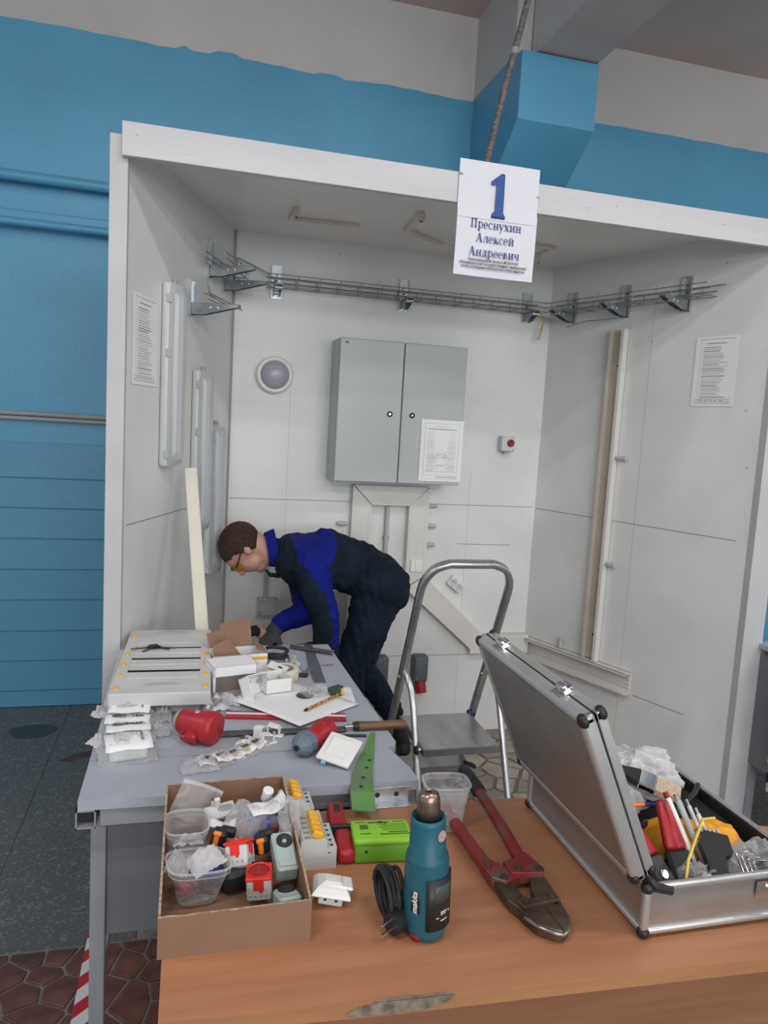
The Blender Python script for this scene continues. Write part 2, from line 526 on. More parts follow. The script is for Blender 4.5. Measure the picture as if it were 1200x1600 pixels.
def stones(cells, mats, h):
    for p, poly in cells:
        g = G(random.choice(mats))
        zt = h * random.uniform(.7, 1.0)
        loc = [(x - p[0], y - p[1]) for x, y in poly]
        ins = [(x * 0.96, y * 0.96) for x, y in loc]
        n = len(loc)
        vs = [(x, y, 0) for x, y in loc] + [(x, y, zt * .8) for x, y in loc] + [(x, y, zt) for x, y in ins]
        fs = [(i, (i + 1) % n, n + (i + 1) % n, n + i) for i in range(n)] + [(n + i, n + (i + 1) % n, 2 * n + (i + 1) % n, 2 * n + i) for i in range(n)] + [tuple(range(2 * n, 3 * n))]
        g.add(vs, fs)
        g.obj('paving_stone', floor, (p[0], p[1], 0))
stones(voronoi(-0.75, 0.55, 1.35, 2.19, 0.098, 0.010, 0.5), [REDTILE, REDTILE, REDTILE2], 0.006)
stones(voronoi(0.45, 2.25, 2.21, BY, 0.135, 0.018), [BEIGETILE, BEIGETILE, BEIGETILE2], 0.006)
# terrazzo slabs with recessed joints
xs = [-3.2, -2.53, -1.88, -1.23, -0.59, -0.12]
ys = [2.2, 2.74, 3.335, 3.93, WY]
for i in range(len(xs) - 1):
    for j in range(len(ys) - 1):
        g = G(TERR)
        x0, x1, y0, y1 = xs[i] + .002, xs[i + 1] - .002, ys[j] + .002, ys[j + 1] - .002
        g.box((0, 0, 0.0), (x1 - x0, y1 - y0, 0.008), bev=0.0015)
        g.obj('terrazzo_slab', floor, ((x0 + x1) / 2, (y0 + y1) / 2, -0.004))
# dark oval stain and a red-brown repair patch in the terrazzo
g = G(mat('dark_stain', (0.042, 0.047, 0.047), 0.35))
g.prism([(0.11 * math.cos(t) * (1 + .12 * math.sin(3 * t)), 0.085 * math.sin(t)) for t in [k * math.pi / 10 for k in range(20)]], 0.0, 0.0012)
g.obj('stain', floor, (-0.72, 3.83, 0.0002))
g = G(REDTILE2)
g.prism([(-.07, -.04), (-.02, .02), (.06, .05), (.09, .02), (.03, -.02), (-.04, -.06)], 0.0, 0.002)
g.obj('repair_patch', floor, (-0.47, 3.52, 0.0))

# ---- hall back wall: blue below a hand-painted edge, white plaster above
def paint_edge(x):
    return 3.455 + 0.012 * noise.noise(Vector((x * 2.1, 0.3, 0))) + 0.006 * noise.noise(Vector((x * 11, 2.3, 0)))
wall = G(BLUE)
wall.bb(-4, 6, WY, WY + .25, 0, 3.3)
N = 240
vs, fw, fb = [], [], []
for i in range(N + 1):
    x = -4 + 10 * i / N
    e = paint_edge(x)
    if abs(x + 0.08) < .02: e += .02
    if abs(x - 0.12) < .06: e += .016
    if abs(x - 0.66) < .05: e += .012
    vs += [(x, WY, 3.3), (x, WY, e), (x, WY, 4.0)]
for i in range(N):
    a = i * 3
    fb.append((a, a + 3, a + 4, a + 1))
    fw.append((a + 1, a + 4, a + 5, a + 2))
wall.add(vs, fb, BLUE)
wall.add(vs, fw, WALLWHITE)
wall.bb(-4, 6, WY + .01, WY + .25, 3.3, 4.0, WALLWHITE)
wall = struct(wall.obj('wall_back'))
# blockwork courses under the paint
zc = [0.0, 0.09, 0.255, 0.418, 0.587, 0.751, 0.916, 1.077, 1.234, 1.422]
for i in range(len(zc) - 1):
    off = 0.35 * (i % 2)
    xx = -3.4 + off
    while xx < 0.0:
        g = G(BLUELO)
        x1 = min(xx + 1.05, 0.1)
        g.box((0, 0, 0), (x1 - xx - .004, 0.012, zc[i + 1] - zc[i] - .005), bev=0.002)
        g.obj('block_course', wall, ((xx + x1) / 2, WY - 0.004, (zc[i] + zc[i + 1]) / 2))
        xx = x1
        if xx >= 0.1: break
struct(G(CEIL).bb(-4, 6, -3, WY + .25, 3.89, 4.05).obj('ceiling'))

# ---- pilaster with bracket and the concrete beam
g = G(BLUE)
X0, X1 = 1.495, 1.905
g.bb(X0, X1, 4.02, WY, 0, 3.46)                       # shaft
side = [(WY, 2.64), (4.02, 2.75), (3.80, 2.915), (3.52, 3.125), (3.52, 3.44), (3.78, 3.46), (WY, 3.46)]
T = Matrix(((0, 0, 1, 0), (1, 0, 0, 0), (0, 1, 0, 0), (0, 0, 0, 1)))   # (y,z,x) -> (x,y,z)
g.prism(side, X0 - .002, X1 + .002, BLUE, T)
g.bb(X0, X1, 3.62, WY, 3.46, 3.9, WALLWHITE)
struct(g.obj('trim_1'))
g = G(CEIL)
g.bb(X0 + .085, X1 + .0, -3, 3.60, 3.45, 3.95)
g.bb(X0 + .083, X0 + .085, -3, 3.60, 3.45, 3.95, WALLWHITE)
struct(g.obj('trim_2'))

# ---- pipes on the hall wall
def wall_pipe(z, r, m, label, y=None, name='pipe', extra=False):
    y = y or WY - r - .02
    t = thing(name, label, 'pipe', (0, y, z))
    g = G(m).cyl((-3.8, 0, 0.01), (0.4, 0, -0.005), r, n=16)
    g.obj('pipe_run', t)
    for x in (-1.9, -0.3) if name == 'pipe' else ():
        G(m).tube([(x, 0.0, r + .004), (x, -r - .004, 0), (x, 0, -r - .004), (x, WY - y - .001, -r * .6)], 0.004, 6).obj('pipe_clamp', t)
    return t
wall_pipe(2.712, 0.026, BLUE, 'blue painted pipe high on the blue wall, upper one of two', 4.10)
wall_pipe(2.497, 0.020, BLUE, 'thinner blue painted pipe on the blue wall, below the upper pipe', 4.10)
t = tag(G(BLUE).bb(-3.8, 0.3, WY - .045, WY, 2.515, 2.56, bev=0.006).obj('wall_ledge'), 'narrow blue ledge on the wall just above the lower blue pipe', 'ledge')
wall_pipe(1.566, 0.012, GPLA2, 'upper grey cable conduit running along the blue wall', 4.15, 'conduit')
wall_pipe(1.541, 0.011, GPLA2, 'lower grey cable conduit running along the blue wall', 4.15, 'conduit')

# ---- hose hanging to the booth roof
t = thing('hose', 'grey braided hose hanging from the ceiling down behind the numbered sign', 'hose', (1.2, 3.0, 2.48))
pts = []
for i in range(24):
    s = i / 23
    z = 3.89 - s * 1.41
    x = 1.36 - 0.235 * s + 0.012 * math.sin(s * 6)
    pts.append((x - 1.2, 0, z - 2.48))
HOSE = mat('braided_hose', (0.20, 0.18, 0.175), 0.6, col2=(0.09, 0.085, 0.085), vscale=40, stretch=(1, 1, 3), detail=1)
G(HOSE).tube(pts, 0.0135, 10).obj('hose_body', t)
for i in (4, 12, 20):
    p = Vector(pts[i])
    G(GPLA2).cyl(p - Vector((0, 0, .012)), p + Vector((0, 0, .012)), 0.016, n=12).obj('hose_ring', t)

# ================================================================== BOOTH SHELL
cl = Vector((.172, BY, 0)); dl = Vector((-math.sin(R(20)), -math.cos(R(20)), 0)); nl = Vector((math.cos(R(20)), -math.sin(R(20)), 0))
cr = Vector((1.775, BY, 0)); dr = Vector((math.sin(R(21)), -math.cos(R(21)), 0)); nr = Vector((-math.cos(R(21)), -math.sin(R(21)), 0))
def LP(u, z, d=0): return cl + dl * u + nl * d + Vector((0, 0, z))
def RP(u, z, d=0): return cr + dr * u + nr * d + Vector((0, 0, z))
def BP(x, z, d=0): return Vector((x, BY - d, z))
# frames: local x along the wall (to the viewer's right), local y out of the wall, z up
ZL = Matrix(((-dl.x, nl.x, 0, 0), (-dl.y, nl.y, 0, 0), (0, 0, 1, 0), (0, 0, 0, 1)))
def frameL(u, z, d=0):      # local +x = towards the back corner, local -y = out of wall
    M = Matrix(((-dl.x, -nl.x, 0), (-dl.y, -nl.y, 0), (0, 0, 1))).to_4x4()
    M.translation = LP(u, z, d)
    return M
def frameR(u, z, d=0):      # local +x = away from the corner, local -y = out of wall
    M = Matrix(((dr.x, -nr.x, 0), (dr.y, -nr.y, 0), (0, 0, 1))).to_4x4()
    M.translation = RP(u, z, d)
    return M
def frameB(x, z, d=0):
    return Matrix.Translation((x, BY - d, z))
def place(o, M):
    o.matrix_world = M
    return o

ZT = 2.455
bk = struct(G(WHITEPANEL).bb(.172 - .02, 1.775 + .02, BY, BY + .018, 0, ZT).obj('wall_booth_back'))
def sheetwall(name, a, b, th, n, z1):
    g = G(WHITEPANEL)
    o = -n * th
    g.prism([(a.x, a.y), (b.x, b.y), (b.x + o.x, b.y + o.y), (a.x + o.x, a.y + o.y)], 0, z1)
    return struct(g.obj(name))
wl = sheetwall('wall_left', cl, LP(1.12, 0), .018, nl, ZT)
wr = sheetwall('wall_right', cr, RP(1.18, 0), .018, nr, ZT)
rf = struct(G(WHITECEIL).prism([(-.203, 2.486), (2.20, 2.486), (1.80, BY + .02), (.14, BY + .02)], ZT, ZT + .018).obj('ceiling_booth'))
struct(G(POSTM).bb(-.259, -.205, 2.486, 2.545, 0, 2.435, bev=.002).obj('trim_3'))
struct(G(POSTM).prism([(2.19, 2.452), (2.285, 2.452), (2.285, 2.52), (2.19, 2.52)], 0, 2.435).obj('trim_4'))
struct(G(FASCIAM).box((1.08, 2.473, 2.4165), (2.604, 0.024, 0.099), bev=.0015).obj('trim_5'))
# end of the fascia nail heads, corner joints and drawn lines
for x, z in ((-.18, 2.43), (.9, 2.44), (1.34, 2.41), (1.45, 2.43), (1.9, 2.42)):
    G(INKL).cyl((x, 2.4605, z), (x, 2.4595, z), .003, n=8).obj('nail_head', bpy.data.objects['trim_5'])
g = G(mat('dark_corner_gap', (0.30, 0.29, 0.27), 0.7)).bb(.168, .180, BY - .010, BY, 0, ZT - .002)  # shade of the open corner gap painted as a dark strip
struct(g.obj('trim_6'))
def pencil(parent, M, w_, h_=.0022, ang=0):
    o = G(PENLINE).box((0, -.0006, 0), (w_, .0008, h_)).obj('pencil_line', parent)
    o.matrix_world = M @ Matrix.Rotation(R(ang), 4, 'Y')
    return o
pencil(bk, frameB(.97, 1.225), 1.58)
pencil(bk, frameB(1.30, .428), 0.85)
pencil(bk, frameB(1.50, 1.02), 0.30, ang=.5)
pencil(wl, frameL(.80, 1.23), 0.56)
pencil(wr, frameR(.56, 1.22), 1.10)
pencil(wr, frameR(.83, .425), 0.26)
def panel_joint(parent, M, h_):
    o = G(mat('faint_panel_joint', (0.50, 0.49, 0.47), 0.6)).box((0, -.0005, h_ / 2), (.0018, .0006, h_)).obj('panel_joint', parent)
    o.matrix_world = M
panel_joint(bk, frameB(.455, 0), 1.9)
panel_joint(bk, frameB(1.40, 0), 1.4)
panel_joint(wr, frameR(.62, .1), 2.2)
# scuff marks and screw heads
for M, p in ((frameB(.66, 2.405), bk), (frameR(.94, 2.35), wr), (frameR(1.09, 1.75), wr), (frameR(1.12, 1.52), wr), (frameR(.3, 2.3), wr), (frameR(.62, 2.05), wr)):
    o = G(INKL).cyl((0, -.001, 0), (0, 0, 0), .004, n=8).obj('screw_head', p)
    o.matrix_world = M

# ---- small mini-trunking pieces under the booth ceiling
def ceil_piece(a, b, label, stub=None):
    """strip lying against the ceiling between two points, with a short socket end"""
    ax, ay = a
    bx, by = b
    L = math.hypot(bx - ax, by - ay)
    t = thing('mini_trunking', label, 'cable trunking', (ax, ay, ZT), math.degrees(math.atan2(by - ay, bx - ax)), 'mini trunking under the booth ceiling')
    G(PVCC).box((L / 2, 0, -.0075), (L, .022, .015), bev=.002).obj('channel', t)
    if stub:
        L2, ang = stub
        g = G(PVCC)
        M = xf((0, 0, 0), (0, 0, ang))
        g.box((L2 / 2, 0, -.008), (L2, .024, .016), bev=.002, T=M)
        g.box((L2 - .004, 0, -.021), (.012, .026, .034), bev=.002, T=M)
        g.obj('short_channel', t)
        G(mat('brown_dot', (.12, .07, .05), .7)).cyl((0, 0, -.0385), (0, 0, -.036), .007, n=10, T=M @ Matrix.Translation((L2 - .004, 0, 0))).obj('socket_hole', t)
    return t
ceil_piece((.385, 3.235), (.672, 3.215), 'cream L-shaped trunking strip under booth ceiling, nearest the left wall', (.15, -85))
ceil_piece((.875, 3.18), (1.092, 3.345), 'cream angled trunking strip under booth ceiling, left of the numbered sign', (.26, -130))
ceil_piece((1.563, 3.165), (1.30, 3.145), 'cream bent trunking strip under booth ceiling, right of the numbered sign', (.175, -98))

# ================================================================== WALL ITEMS
# ---- numbered sign
def serif_text(txt, xh, m, name, parent, loc, wide=1.0):
    """bold serif lettering drawn from strokes; xh = height of small letters"""
    g = G(m)
    def st(x0, y0, x1, y1, w_):
        d = Vector((x1 - x0, y1 - y0, 0)); n_ = Vector((-d.y, d.x, 0)).normalized() * w_ / 2
        a, b = Vector((x0, y0, 0)), Vector((x1, y1, 0))
        g.add([ox(p) for p in (a - n_, b - n_, b + n_, a + n_)], [(0, 1, 2, 3)])
    def arc(cx, cy, rx, ry, a0, a1, wt=.22, wn=.10, n=18):
        vs = []
        for i in range(n + 1):
            a = R(a0 + (a1 - a0) * i / n)
            w_ = wn + (wt - wn) * abs(math.cos(a))
            for s in (-1, 1):
                vs.append(ox(Vector((cx + (rx + s * w_ / 2) * math.cos(a), cy + (ry + s * wn / 2) * math.sin(a), 0))))
        g.add(vs, [(2 * i, 2 * i + 2, 2 * i + 3, 2 * i + 1) for i in range(n)])
    def stem(x, y0, y1, w_=.25):
        st(x, y0, x, y1, w_); st(x - .24, y0 + .04, x + .24, y0 + .04, .08); st(x - .24, y1 - .04, x + .24, y1 - .04, .08)
    cur = [0.0]
    def ox(p): return Vector(((cur[0] + p.x) * xh * wide, -0.0, p.y * xh))
    W = {'П': 1.5, 'А': 1.45, 'р': 1.2, 'е': 1.0, 'с': .95, 'н': 1.25, 'у': 1.1, 'х': 1.1, 'и': 1.25, 'й': 1.25, 'л': 1.2, 'к': 1.15, 'д': 1.2, 'в': 1.1, 'ч': 1.15}
    tot = sum(W[c] for c in txt)
    cur[0] = -tot / 2
    for c in txt:
        if c == 'П': stem(.35, 0, 1.45, .28); stem(1.1, 0, 1.45, .28); st(.1, 1.38, 1.35, 1.38, .14)
        if c == 'А':
            st(.2, .05, .68, 1.4, .10); st(.68, 1.45, 1.15, .05, .30); st(.35, .5, .95, .5, .09); st(.0, .04, .42, .04, .08); st(.88, .04, 1.42, .04, .08)
        if c == 'р': stem(.3, -.45, 1); arc(.62, .5, .36, .48, -150, 150)
        if c == 'е': arc(.48, .5, .35, .48, 0, 315); st(.2, .54, .92, .54, .10)
        if c == 'с': arc(.48, .5, .35, .48, 45, 315); st(.72, .74, .72, .88, .18)
        if c in 'ниий': stem(.3, 0, 1); stem(.95, 0, 1)
        if c == 'н': st(.3, .52, .95, .52, .10)
        if c in 'ий': st(.36, .1, .9, .9, .11)
        if c == 'й': arc(.62, 1.32, .24, .16, 180, 360, .1, .09)
        if c == 'у': st(.15, 1, .56, .08, .26); st(.92, 1, .42, -.36, .10); st(0, .96, .42, .96, .08); st(.7, .96, 1.08, .96, .08); st(.22, -.36, .44, -.36, .16)
        if c == 'х': st(.18, .98, .88, .02, .26); st(.88, .98, .18, .02, .10); st(0, .96, .42, .96, .08); st(.65, .96, 1.05, .96, .08); st(0, .04, .42, .04, .08); st(.65, .04, 1.08, .04, .08)
        if c == 'л': stem(.9, 0, 1); st(.4, .95, .9, .95, .1); st(.45, .95, .25, .1, .11); st(.10, .08, .28, .08, .16)
        if c == 'к': stem(.3, 0, 1); st(.42, .5, .85, .92, .10); st(.45, .58, .95, .04, .24); st(.75, .04, 1.12, .04, .08)
        if c == 'д': st(.85, .1, .85, .95, .25); st(.35, .95, 1.0, .95, .1); st(.45, .95, .3, .1, .11); st(.05, .06, 1.12, .06, .12); st(.09, -.22, .09, .1, .08); st(1.08, -.22, 1.08, .1, .08)
        if c == 'в': stem(.3, 0, 1); arc(.45, .74, .28, .21, -100, 100); arc(.45, .27, .36, .23, -100, 100); st(.3, .51, .55, .51, .08)
        if c == 'ч': stem(.88, 0, 1); st(.28, .5, .28, 1, .22); st(.08, .96, .48, .96, .08); arc(.55, .55, .27, .16, 180, 300, .2, .1); st(.5, .43, .88, .47, .09)
        cur[0] += W[c]
    o = g.obj(name, parent, loc)
    return o

t = thing('paper_sign', 'white paper sheet with a blue number 1 and a printed name, hung on booth front', 'sign', (.993, 2.4585, 2.32))
g = G(SIGNPAP)
g.sheet(14, 18, lambda u, v: ((u - .5) * .292, -.004 + .004 * math.sin(u * 3.1) * (1 - v) - .006 * math.sin(v * 3) * (v < .6), (v - .5) * .376 + .000 * u), T=None)
vs = [Vector((x_, y_, z_)) for x_, y_, z_ in g.v]
g2 = G(SIGNPAP)
g2.add(g.v, [f for f in g.f], SIGNPAP, True)
g2.add([(a, b + .0006, c) for a, b, c in g.v], [f[::-1] for f in g.f], SIGNPAP, True)
g2.obj('sheet', t)
G(mat('paper_fold', (.62, .62, .68), .8)).bb(-.145, .145, -.0115, -.0109, .0, .0012).obj('fold', t)
NUM = mat('blue_number_ink', (0.025, 0.10, 0.42), 0.5, col2=(0.012, 0.045, 0.22), vscale=6)
one = [(-.020, -.072), (.028, -.072), (.028, -.062), (.024, -.058), (.021, -.052), (.019, .070), (.008, .072), (-.026, .043), (-.024, .033), (-.007, .038), (-.008, -.050), (-.012, -.058), (-.020, -.062)]
TX = Matrix(((1, 0, 0, 0), (0, 0, -1, 0), (0, 1, 0, 0), (0, 0, 0, 1)))
g = G(NUM)
g.prism([(x * .95, y * .95) for x, y in one], 0, .0012, NUM, Matrix.Translation((-.005, -.0098, .082)) @ TX)
g.prism([(x * 1.06, y * 1.03) for x, y in one], 0, .0004, mat('number_outline', (.01, .03, .14), .6), Matrix.Translation((-.004, -.0098, .081)) @ TX)
g.obj('number_one', t)
for s, zz in (('Преснухин', -.030), ('Алексей', -.076), ('Андреевич', -.122)):
    serif_text(s, .0205, INKB, 'name_line', t, (-.004, -.0112, zz), .86)
for s, zz in (('Петрозаводский филиал ФГБОУ ВО', -.1345), ('«Петербургский государственный университет', -.1465), ('путей сообщения императора Александра I»', -.1585)):
    textmesh(s, .0125, INK, 'small_line', t, (-.004, -.0095, zz), (90, 0, 0), bold=.0003, sx=.86)
for x, z in ((-.140, .138), (.145, .098)):
    G(CHROME).box((x, -.008, z), (.012, .003, .004), rot=(0, 20, 0)).obj('staple', t)

# ---- papers with drawings or printed text
def paper(name, M, w_, h_, label, style, seed=1, group=None):
    t = thing(name, label, 'document', group=group)
    place(t, M)
    g = G(WPAPER)
    g.box((0, -.0025, 0), (w_, .0012, h_))
    g.obj('sheet', t)
    rnd = random.Random(seed)
    g = G(INKL)
    y = -.0034
    def ln(x0, x1, z, th=.0012, m=None):
        g.bb(x0 * w_, x1 * w_, y - .0001, y + .0003, z * h_ - th / 2, z * h_ + th / 2, m)
    def vl(x, z0, z1, th=.0012, m=None):
        g.bb(x * w_ - th / 2, x * w_ + th / 2, y - .0001, y + .0003, z0 * h_, z1 * h_, m)
    if style == 'plan':
        ln(-.40, .40, .44); ln(-.40, .40, -.46); vl(-.40, -.46, .44); vl(.40, -.46, .44)
        ln(-.34, .34, .35, .0028, INK); ln(-.2, .2, .39)
        for k in range(30):
            z = .30 - k * .021
            if z > .02:
                if k % 2 == 0 or rnd.random() < .6:
                    ln(-.34, -.18 + rnd.uniform(-.03, .03), z); ln(.17 + rnd.uniform(-.03, .03), .34, z)
            else:
                ln(-.34, -.10 + rnd.uniform(-.1, .05), z - .01, rnd.choice((.0010, .0018))); ln(.08 + rnd.uniform(-.05, .1), .34, z - .01, rnd.choice((.0010, .0018)))
        for k in range(6):
            a = -.10 + k * .04
            ln(a - .012, a + .012, -.235, .003, INK)
        for s_ in (-1, 1):
            g.box((s_ * .16 * w_, y, -.10 * h_), (.0016, .0004, .17 * h_), INKL, rot=(0, s_ * -50, 0))
        ln(-.38, .38, -.34, .0016); ln(-.38, .38, -.40); ln(-.10, .38, -.43, .0022, INK)
        for k in range(5):
            ln(-.12, .12, .12 - k * .0 - k * .02 - .16, .0012)
    else:
        ln(-.42, .42, .46, .0014, INK)
        ln(-.25, .22, .40, .0028, INK)
        for k in range(27):
            z = .345 - k * .0275
            ln(-.30, rnd.uniform(.05, .30), z, rnd.choice((.0016, .0022, .0028)), rnd.choice((INK, INKL, INKL)))
        vl(-.36, -.36, .44, .0008); 
        for z in (-.40, -.43, -.455):
            ln(-.42, .42, z, .0014, INK)
        for k in range(5):
            ln(-.3 + k * .12, -.24 + k * .12, -.415, .002, INK)
    g.obj('print', t)
    return t
paper('wall_document', frameL(.965, 1.842), .197, .296, 'white printed sheet pinned on the left booth wall beside the lamps', 'text', 3)
paper('wall_document', frameR(.938, 1.91), .190, .290, 'white printed sheet pinned on the right booth wall', 'text', 8)

# ---- distribution cabinet
t = thing('distribution_cabinet', 'light grey steel two-door wall cabinet mounted on the booth back wall', 'cabinet', (.952, BY, 1.34))
g = G(CABG)
g.bb(-.307, .307, -.190, 0, 0, .655)
g.bb(-.300, .300, -.196, -.190, .006, .649, CABINSIDE)
g.obj('body', t)
def door(x0, x1, lx, name='door'):
    g = G(CABG)
    g.box(((x0 + x1) / 2, -.2045, .3275), (x1 - x0, .015, .653), bev=.003)
    d = g.obj(name, t)
    k = G(BLACK).lathe([(0, 0), (.013, 0), (.013, .003), (.0085, .004), (.0085, .002), (0, .002)], 20, T=xf((lx, -.212, .322), (90, 0, 0)))
    k.cyl((lx, -.2135, .322), (lx, -.2165, .322), .005, n=10, m=CHROME)
    k.box((lx, -.217, .322), (.008, .001, .002), BLACK)
    k.obj('lock', d)
    return d
d1 = door(-.307, -.004, -.058)
d2 = door(.000, .307, .051)
textmesh('IEK', .012, BLACK, 'maker_badge', t, (-.275, -.2125, .633), (90, 0, 0), bold=.0006)
paper('cabinet_document', frameB(1.157, 1.503, .2125), .212, .292, 'white sheet with a panel drawing taped low on the right cabinet door', 'plan', 5)

# ---- round bulkhead lamp
t = thing('bulkhead_lamp', 'round white wall lamp with a grey opal dome, left of the grey cabinet', 'lamp')
place(t, frameB(.374, 1.815) @ Matrix.Rotation(R(90), 4, 'X'))
G(WPLA).lathe([(.084, 0), (.086, .012), (.086, .030), (.080, .040), (.070, .043), (.067, .038), (0, .036)], 40).obj('base_ring', t)
G(DOME).lathe([(.067, .036), (.066, .046), (.058, .062), (.042, .073), (.020, .079), (0, .080)], 40).obj('dome', t)

# ---- linear twin-tube lamps on the left wall
def linear_lamp(u, z0, label, L=.655, first=None):
    t = thing('linear_lamp', label, 'lamp', group='sealed batten lamps on the left booth wall')
    place(t, frameL(u, z0))
    g = G(LPLA)
    g.box((0, -.017, L / 2), (.098, .034, L), bev=.012, seg=2)
    g.obj('housing', t)
    g = G(LENSM)
    W = .046
    prof = [(-W, -.030), (-W, -.047), (-.036, -.064), (-.012, -.072), (.012, -.072), (.036, -.064), (W, -.047), (W, -.030)]
    n = len(prof)
    vs = []
    for k, (s, z) in enumerate(((.35, .004), (.9, .012), (1, .04), (1, L - .04), (.9, L - .012), (.35, L - .004))):
        for x, y in prof:
            vs.append((x * (s if s > .5 else .8), -.030 + (y + .030) * s, z))
    fs = []
    for k in range(5):
        for i in range(n - 1):
            fs.append((k * n + i, k * n + i + 1, (k + 1) * n + i + 1, (k + 1) * n + i))
    fs += [tuple(range(n)), tuple(range(5 * n, 6 * n))[::-1]]
    g.add(vs, fs, LENSM, True)
    g.obj('cover', t)
    for x in (-.020, .020):
        G(mat('unlit_tube', (.70, .73, .76), .25)).cyl((x, -.050, .05), (x, -.050, L - .05), .0085, n=10).obj('lamp_tube', t)
    G(WPLA).box((0, -.040, L / 2), (.03, .008, L - .08)).obj('reflector', t)
    for z in (.045, L * .62, L - .06):
        for s in (-1, 1):
            G(GPLA).box((s * .048, -.030, z), (.006, .020, .030), bev=.002).obj('clip', t)
    for z in (.022, L - .022):
        G(GPLA2).box((0, -.058, z), (.044, .018, .014), bev=.003).obj('tube_holder', t)
    G(GPLA2).cyl((0, -.03, L - .004), (0, -.03, L + .014), .010, n=12).obj('cable_gland', t)
    return t
linear_lamp(.785, 1.412, 'highest and nearest of the three staggered clear batten lamps on the left wall')
linear_lamp(.462, 1.132, 'middle one of the three staggered clear batten lamps on the left wall')
linear_lamp(.282, .918, 'lowest and farthest of the three clear batten lamps, near the back corner')

# ---- wire mesh cable tray (three runs) and brackets
prof = [(.018, .045), (.018, .022), (.018, 0), (.060, 0), (.102, 0), (.102, .022), (.102, .045)]
def tray_run(M, L, extra, label):
    t = thing('cable_tray', label, 'cable tray', group='wire mesh cable tray sections')
    place(t, M)
    for d, z in prof:
        e0 = random.uniform(0, extra)
        G(WIRE).cyl((0, -d, z), (L + e0, -d, z), .0023, n=6).obj('long_wire', t)
    n = int(L / .1)
    me = None
    for k in range(n + 1):
        u = L * (k + .4) / (n + 1)
        if me is None:
            g = G(WIRE)
            g.tube([(0, -.018, .046), (0, -.017, .004), (0, -.021, -.002), (0, -.099, -.002), (0, -.103, .004), (0, -.102, .046)], .0022, 6)
            o = g.obj('cross_wire', t); me = o.data
        else:
            o = bpy.data.objects.new('cross_wire', me); COL.objects.link(o); o.parent = t
        o.location = (u, 0, 0)
tray_run(frameB(.32, 2.215), 1.38, 0, 'wire mesh cable tray along the booth back wall')
tray_run(frameR(.055, 2.215), .86, .05, 'wire mesh cable tray along the right booth wall, with free wire ends')
tray_run(frameL(.44, 2.215), .33, .0, 'short wire mesh cable tray stub on the left booth wall')
def bracket(F, label, L=.19, flip=1, tilt=0, h=.150):
    b = thing('tray_bracket', label, 'bracket', group='galvanised brackets carrying the cable tray')
    place(b, F @ Matrix.Rotation(R(tilt), 4, 'Y'))
    g = G(GALV)
    g.bb(-.022, .022, -.003, 0, -.05, h - .05)
    g.bb(-.024, -.022, -.014, 0, -.05, h - .05)
    g.bb(.022, .024, -.014, 0, -.05, h - .05)
    g.obj('plate', b)
    for k in range(4):
        G(CABINSIDE).box((0, -.0035, -.03 + k * .03), (.010, .001, .006)).obj('slot', b)
    TY = Matrix(((0, 0, 1, 0), (-1, 0, 0, 0), (0, 1, 0, 0), (0, 0, 0, 1)))
    g = G(GALVD)
    for x in (-.016, .014):
        g.prism([(0, -.045), (.06, -.045), (L, -.012), (L, -.002), (0, -.002)], x, x + .002, GALVD, TY)
    g.bb(-.016, .016, -L, 0, -.004, -.002, GALVD)
    for k in range(2):
        g.cyl((-.0175, -.09 - k * .03, -.018), (.0175, -.09 - k * .03, -.018), .004, n=8, m=WPLA)
    g.obj('arm', b)
    G(GALV).cyl((0, -.003, -.038), (0, -.010, -.038), .006, n=6).obj('bolt', b)
    return b
bracket(frameL(.354, 2.222), 'tall bracket on the left booth wall, the upper front of the corner pair', .20, h=.15)
bracket(frameL(.150, 2.205), 'short bracket on the left booth wall tucked into the back corner', .20, h=.11)
bracket(frameL(.555, 2.038), 'lowest bracket on the left booth wall, beside the top of the nearest batten lamp', .20, h=.135)
bracket(frameB(.368, 2.218), 'leftmost bracket on the back wall, above the round lamp', .13)
bracket(frameB(.985, 2.218), 'middle bracket on the back wall, above the grey cabinet', .13)
bracket(frameB(1.638, 2.218), 'bracket on the back wall next to the right corner', .13)
bracket(frameR(.152, 2.218), 'bracket on the right booth wall next to the back corner', .16)
bracket(frameR(.465, 2.218), 'middle bracket on the right booth wall, above the vertical trunking', .18)
bracket(frameR(.775, 2.218), 'outermost bracket on the right booth wall, near the free tray end', .18)
# loose hanging loop of tie and bent wires
g = G(OCHRE)
p0 = RP(.03, 2.20, .09)
g.tube([p0, p0 + Vector((.008, 0, -.03)), p0 + Vector((-.004, 0, -.075)), p0 + Vector((-.018, 0, -.115)), p0 + Vector((-.008, 0, -.118)), p0 + Vector((.003, 0, -.08)), p0 + Vector((.010, 0, -.02))], .0022, 6)
g.tube([p0 + Vector((-.03, 0, -.004)), p0, p0 + Vector((.03, 0, -.012))], .003, 6)
tag(g.obj('cable_tie'), 'ochre yellow cable tie loop hanging from the tray at the right corner', 'cable tie')
g = G(WIRE)
p = LP(.40, 2.17, .05)
g.tube([LP(.43, 2.20, .03), LP(.44, 2.13, .03), LP(.43, 2.09, .04), LP(.33, 2.075, .06)], .0024, 6)
g.tube([LP(.43, 2.10, .03), LP(.36, 2.07, .10), LP(.32, 2.05, .14)], .0024, 6)
g.tube([LP(.48, 2.09, .05), LP(.40, 2.08, .08)], .0024, 6)
g.tube([LP(.48, 2.065, .05), LP(.38, 2.055, .09)], .0024, 6)
g.tube([LP(.48, 2.09, .03), LP(.40, 2.05, .12)], .0024, 6)
tag(g.obj('bent_wire'), 'bent ends of cut tray wire below the left wall brackets', 'wire')
g = G(WIRE)
g.tube([LP(.02, 2.33, .02), LP(.01, 2.30, .09), LP(.0, 2.262, .17)], .0026, 6)
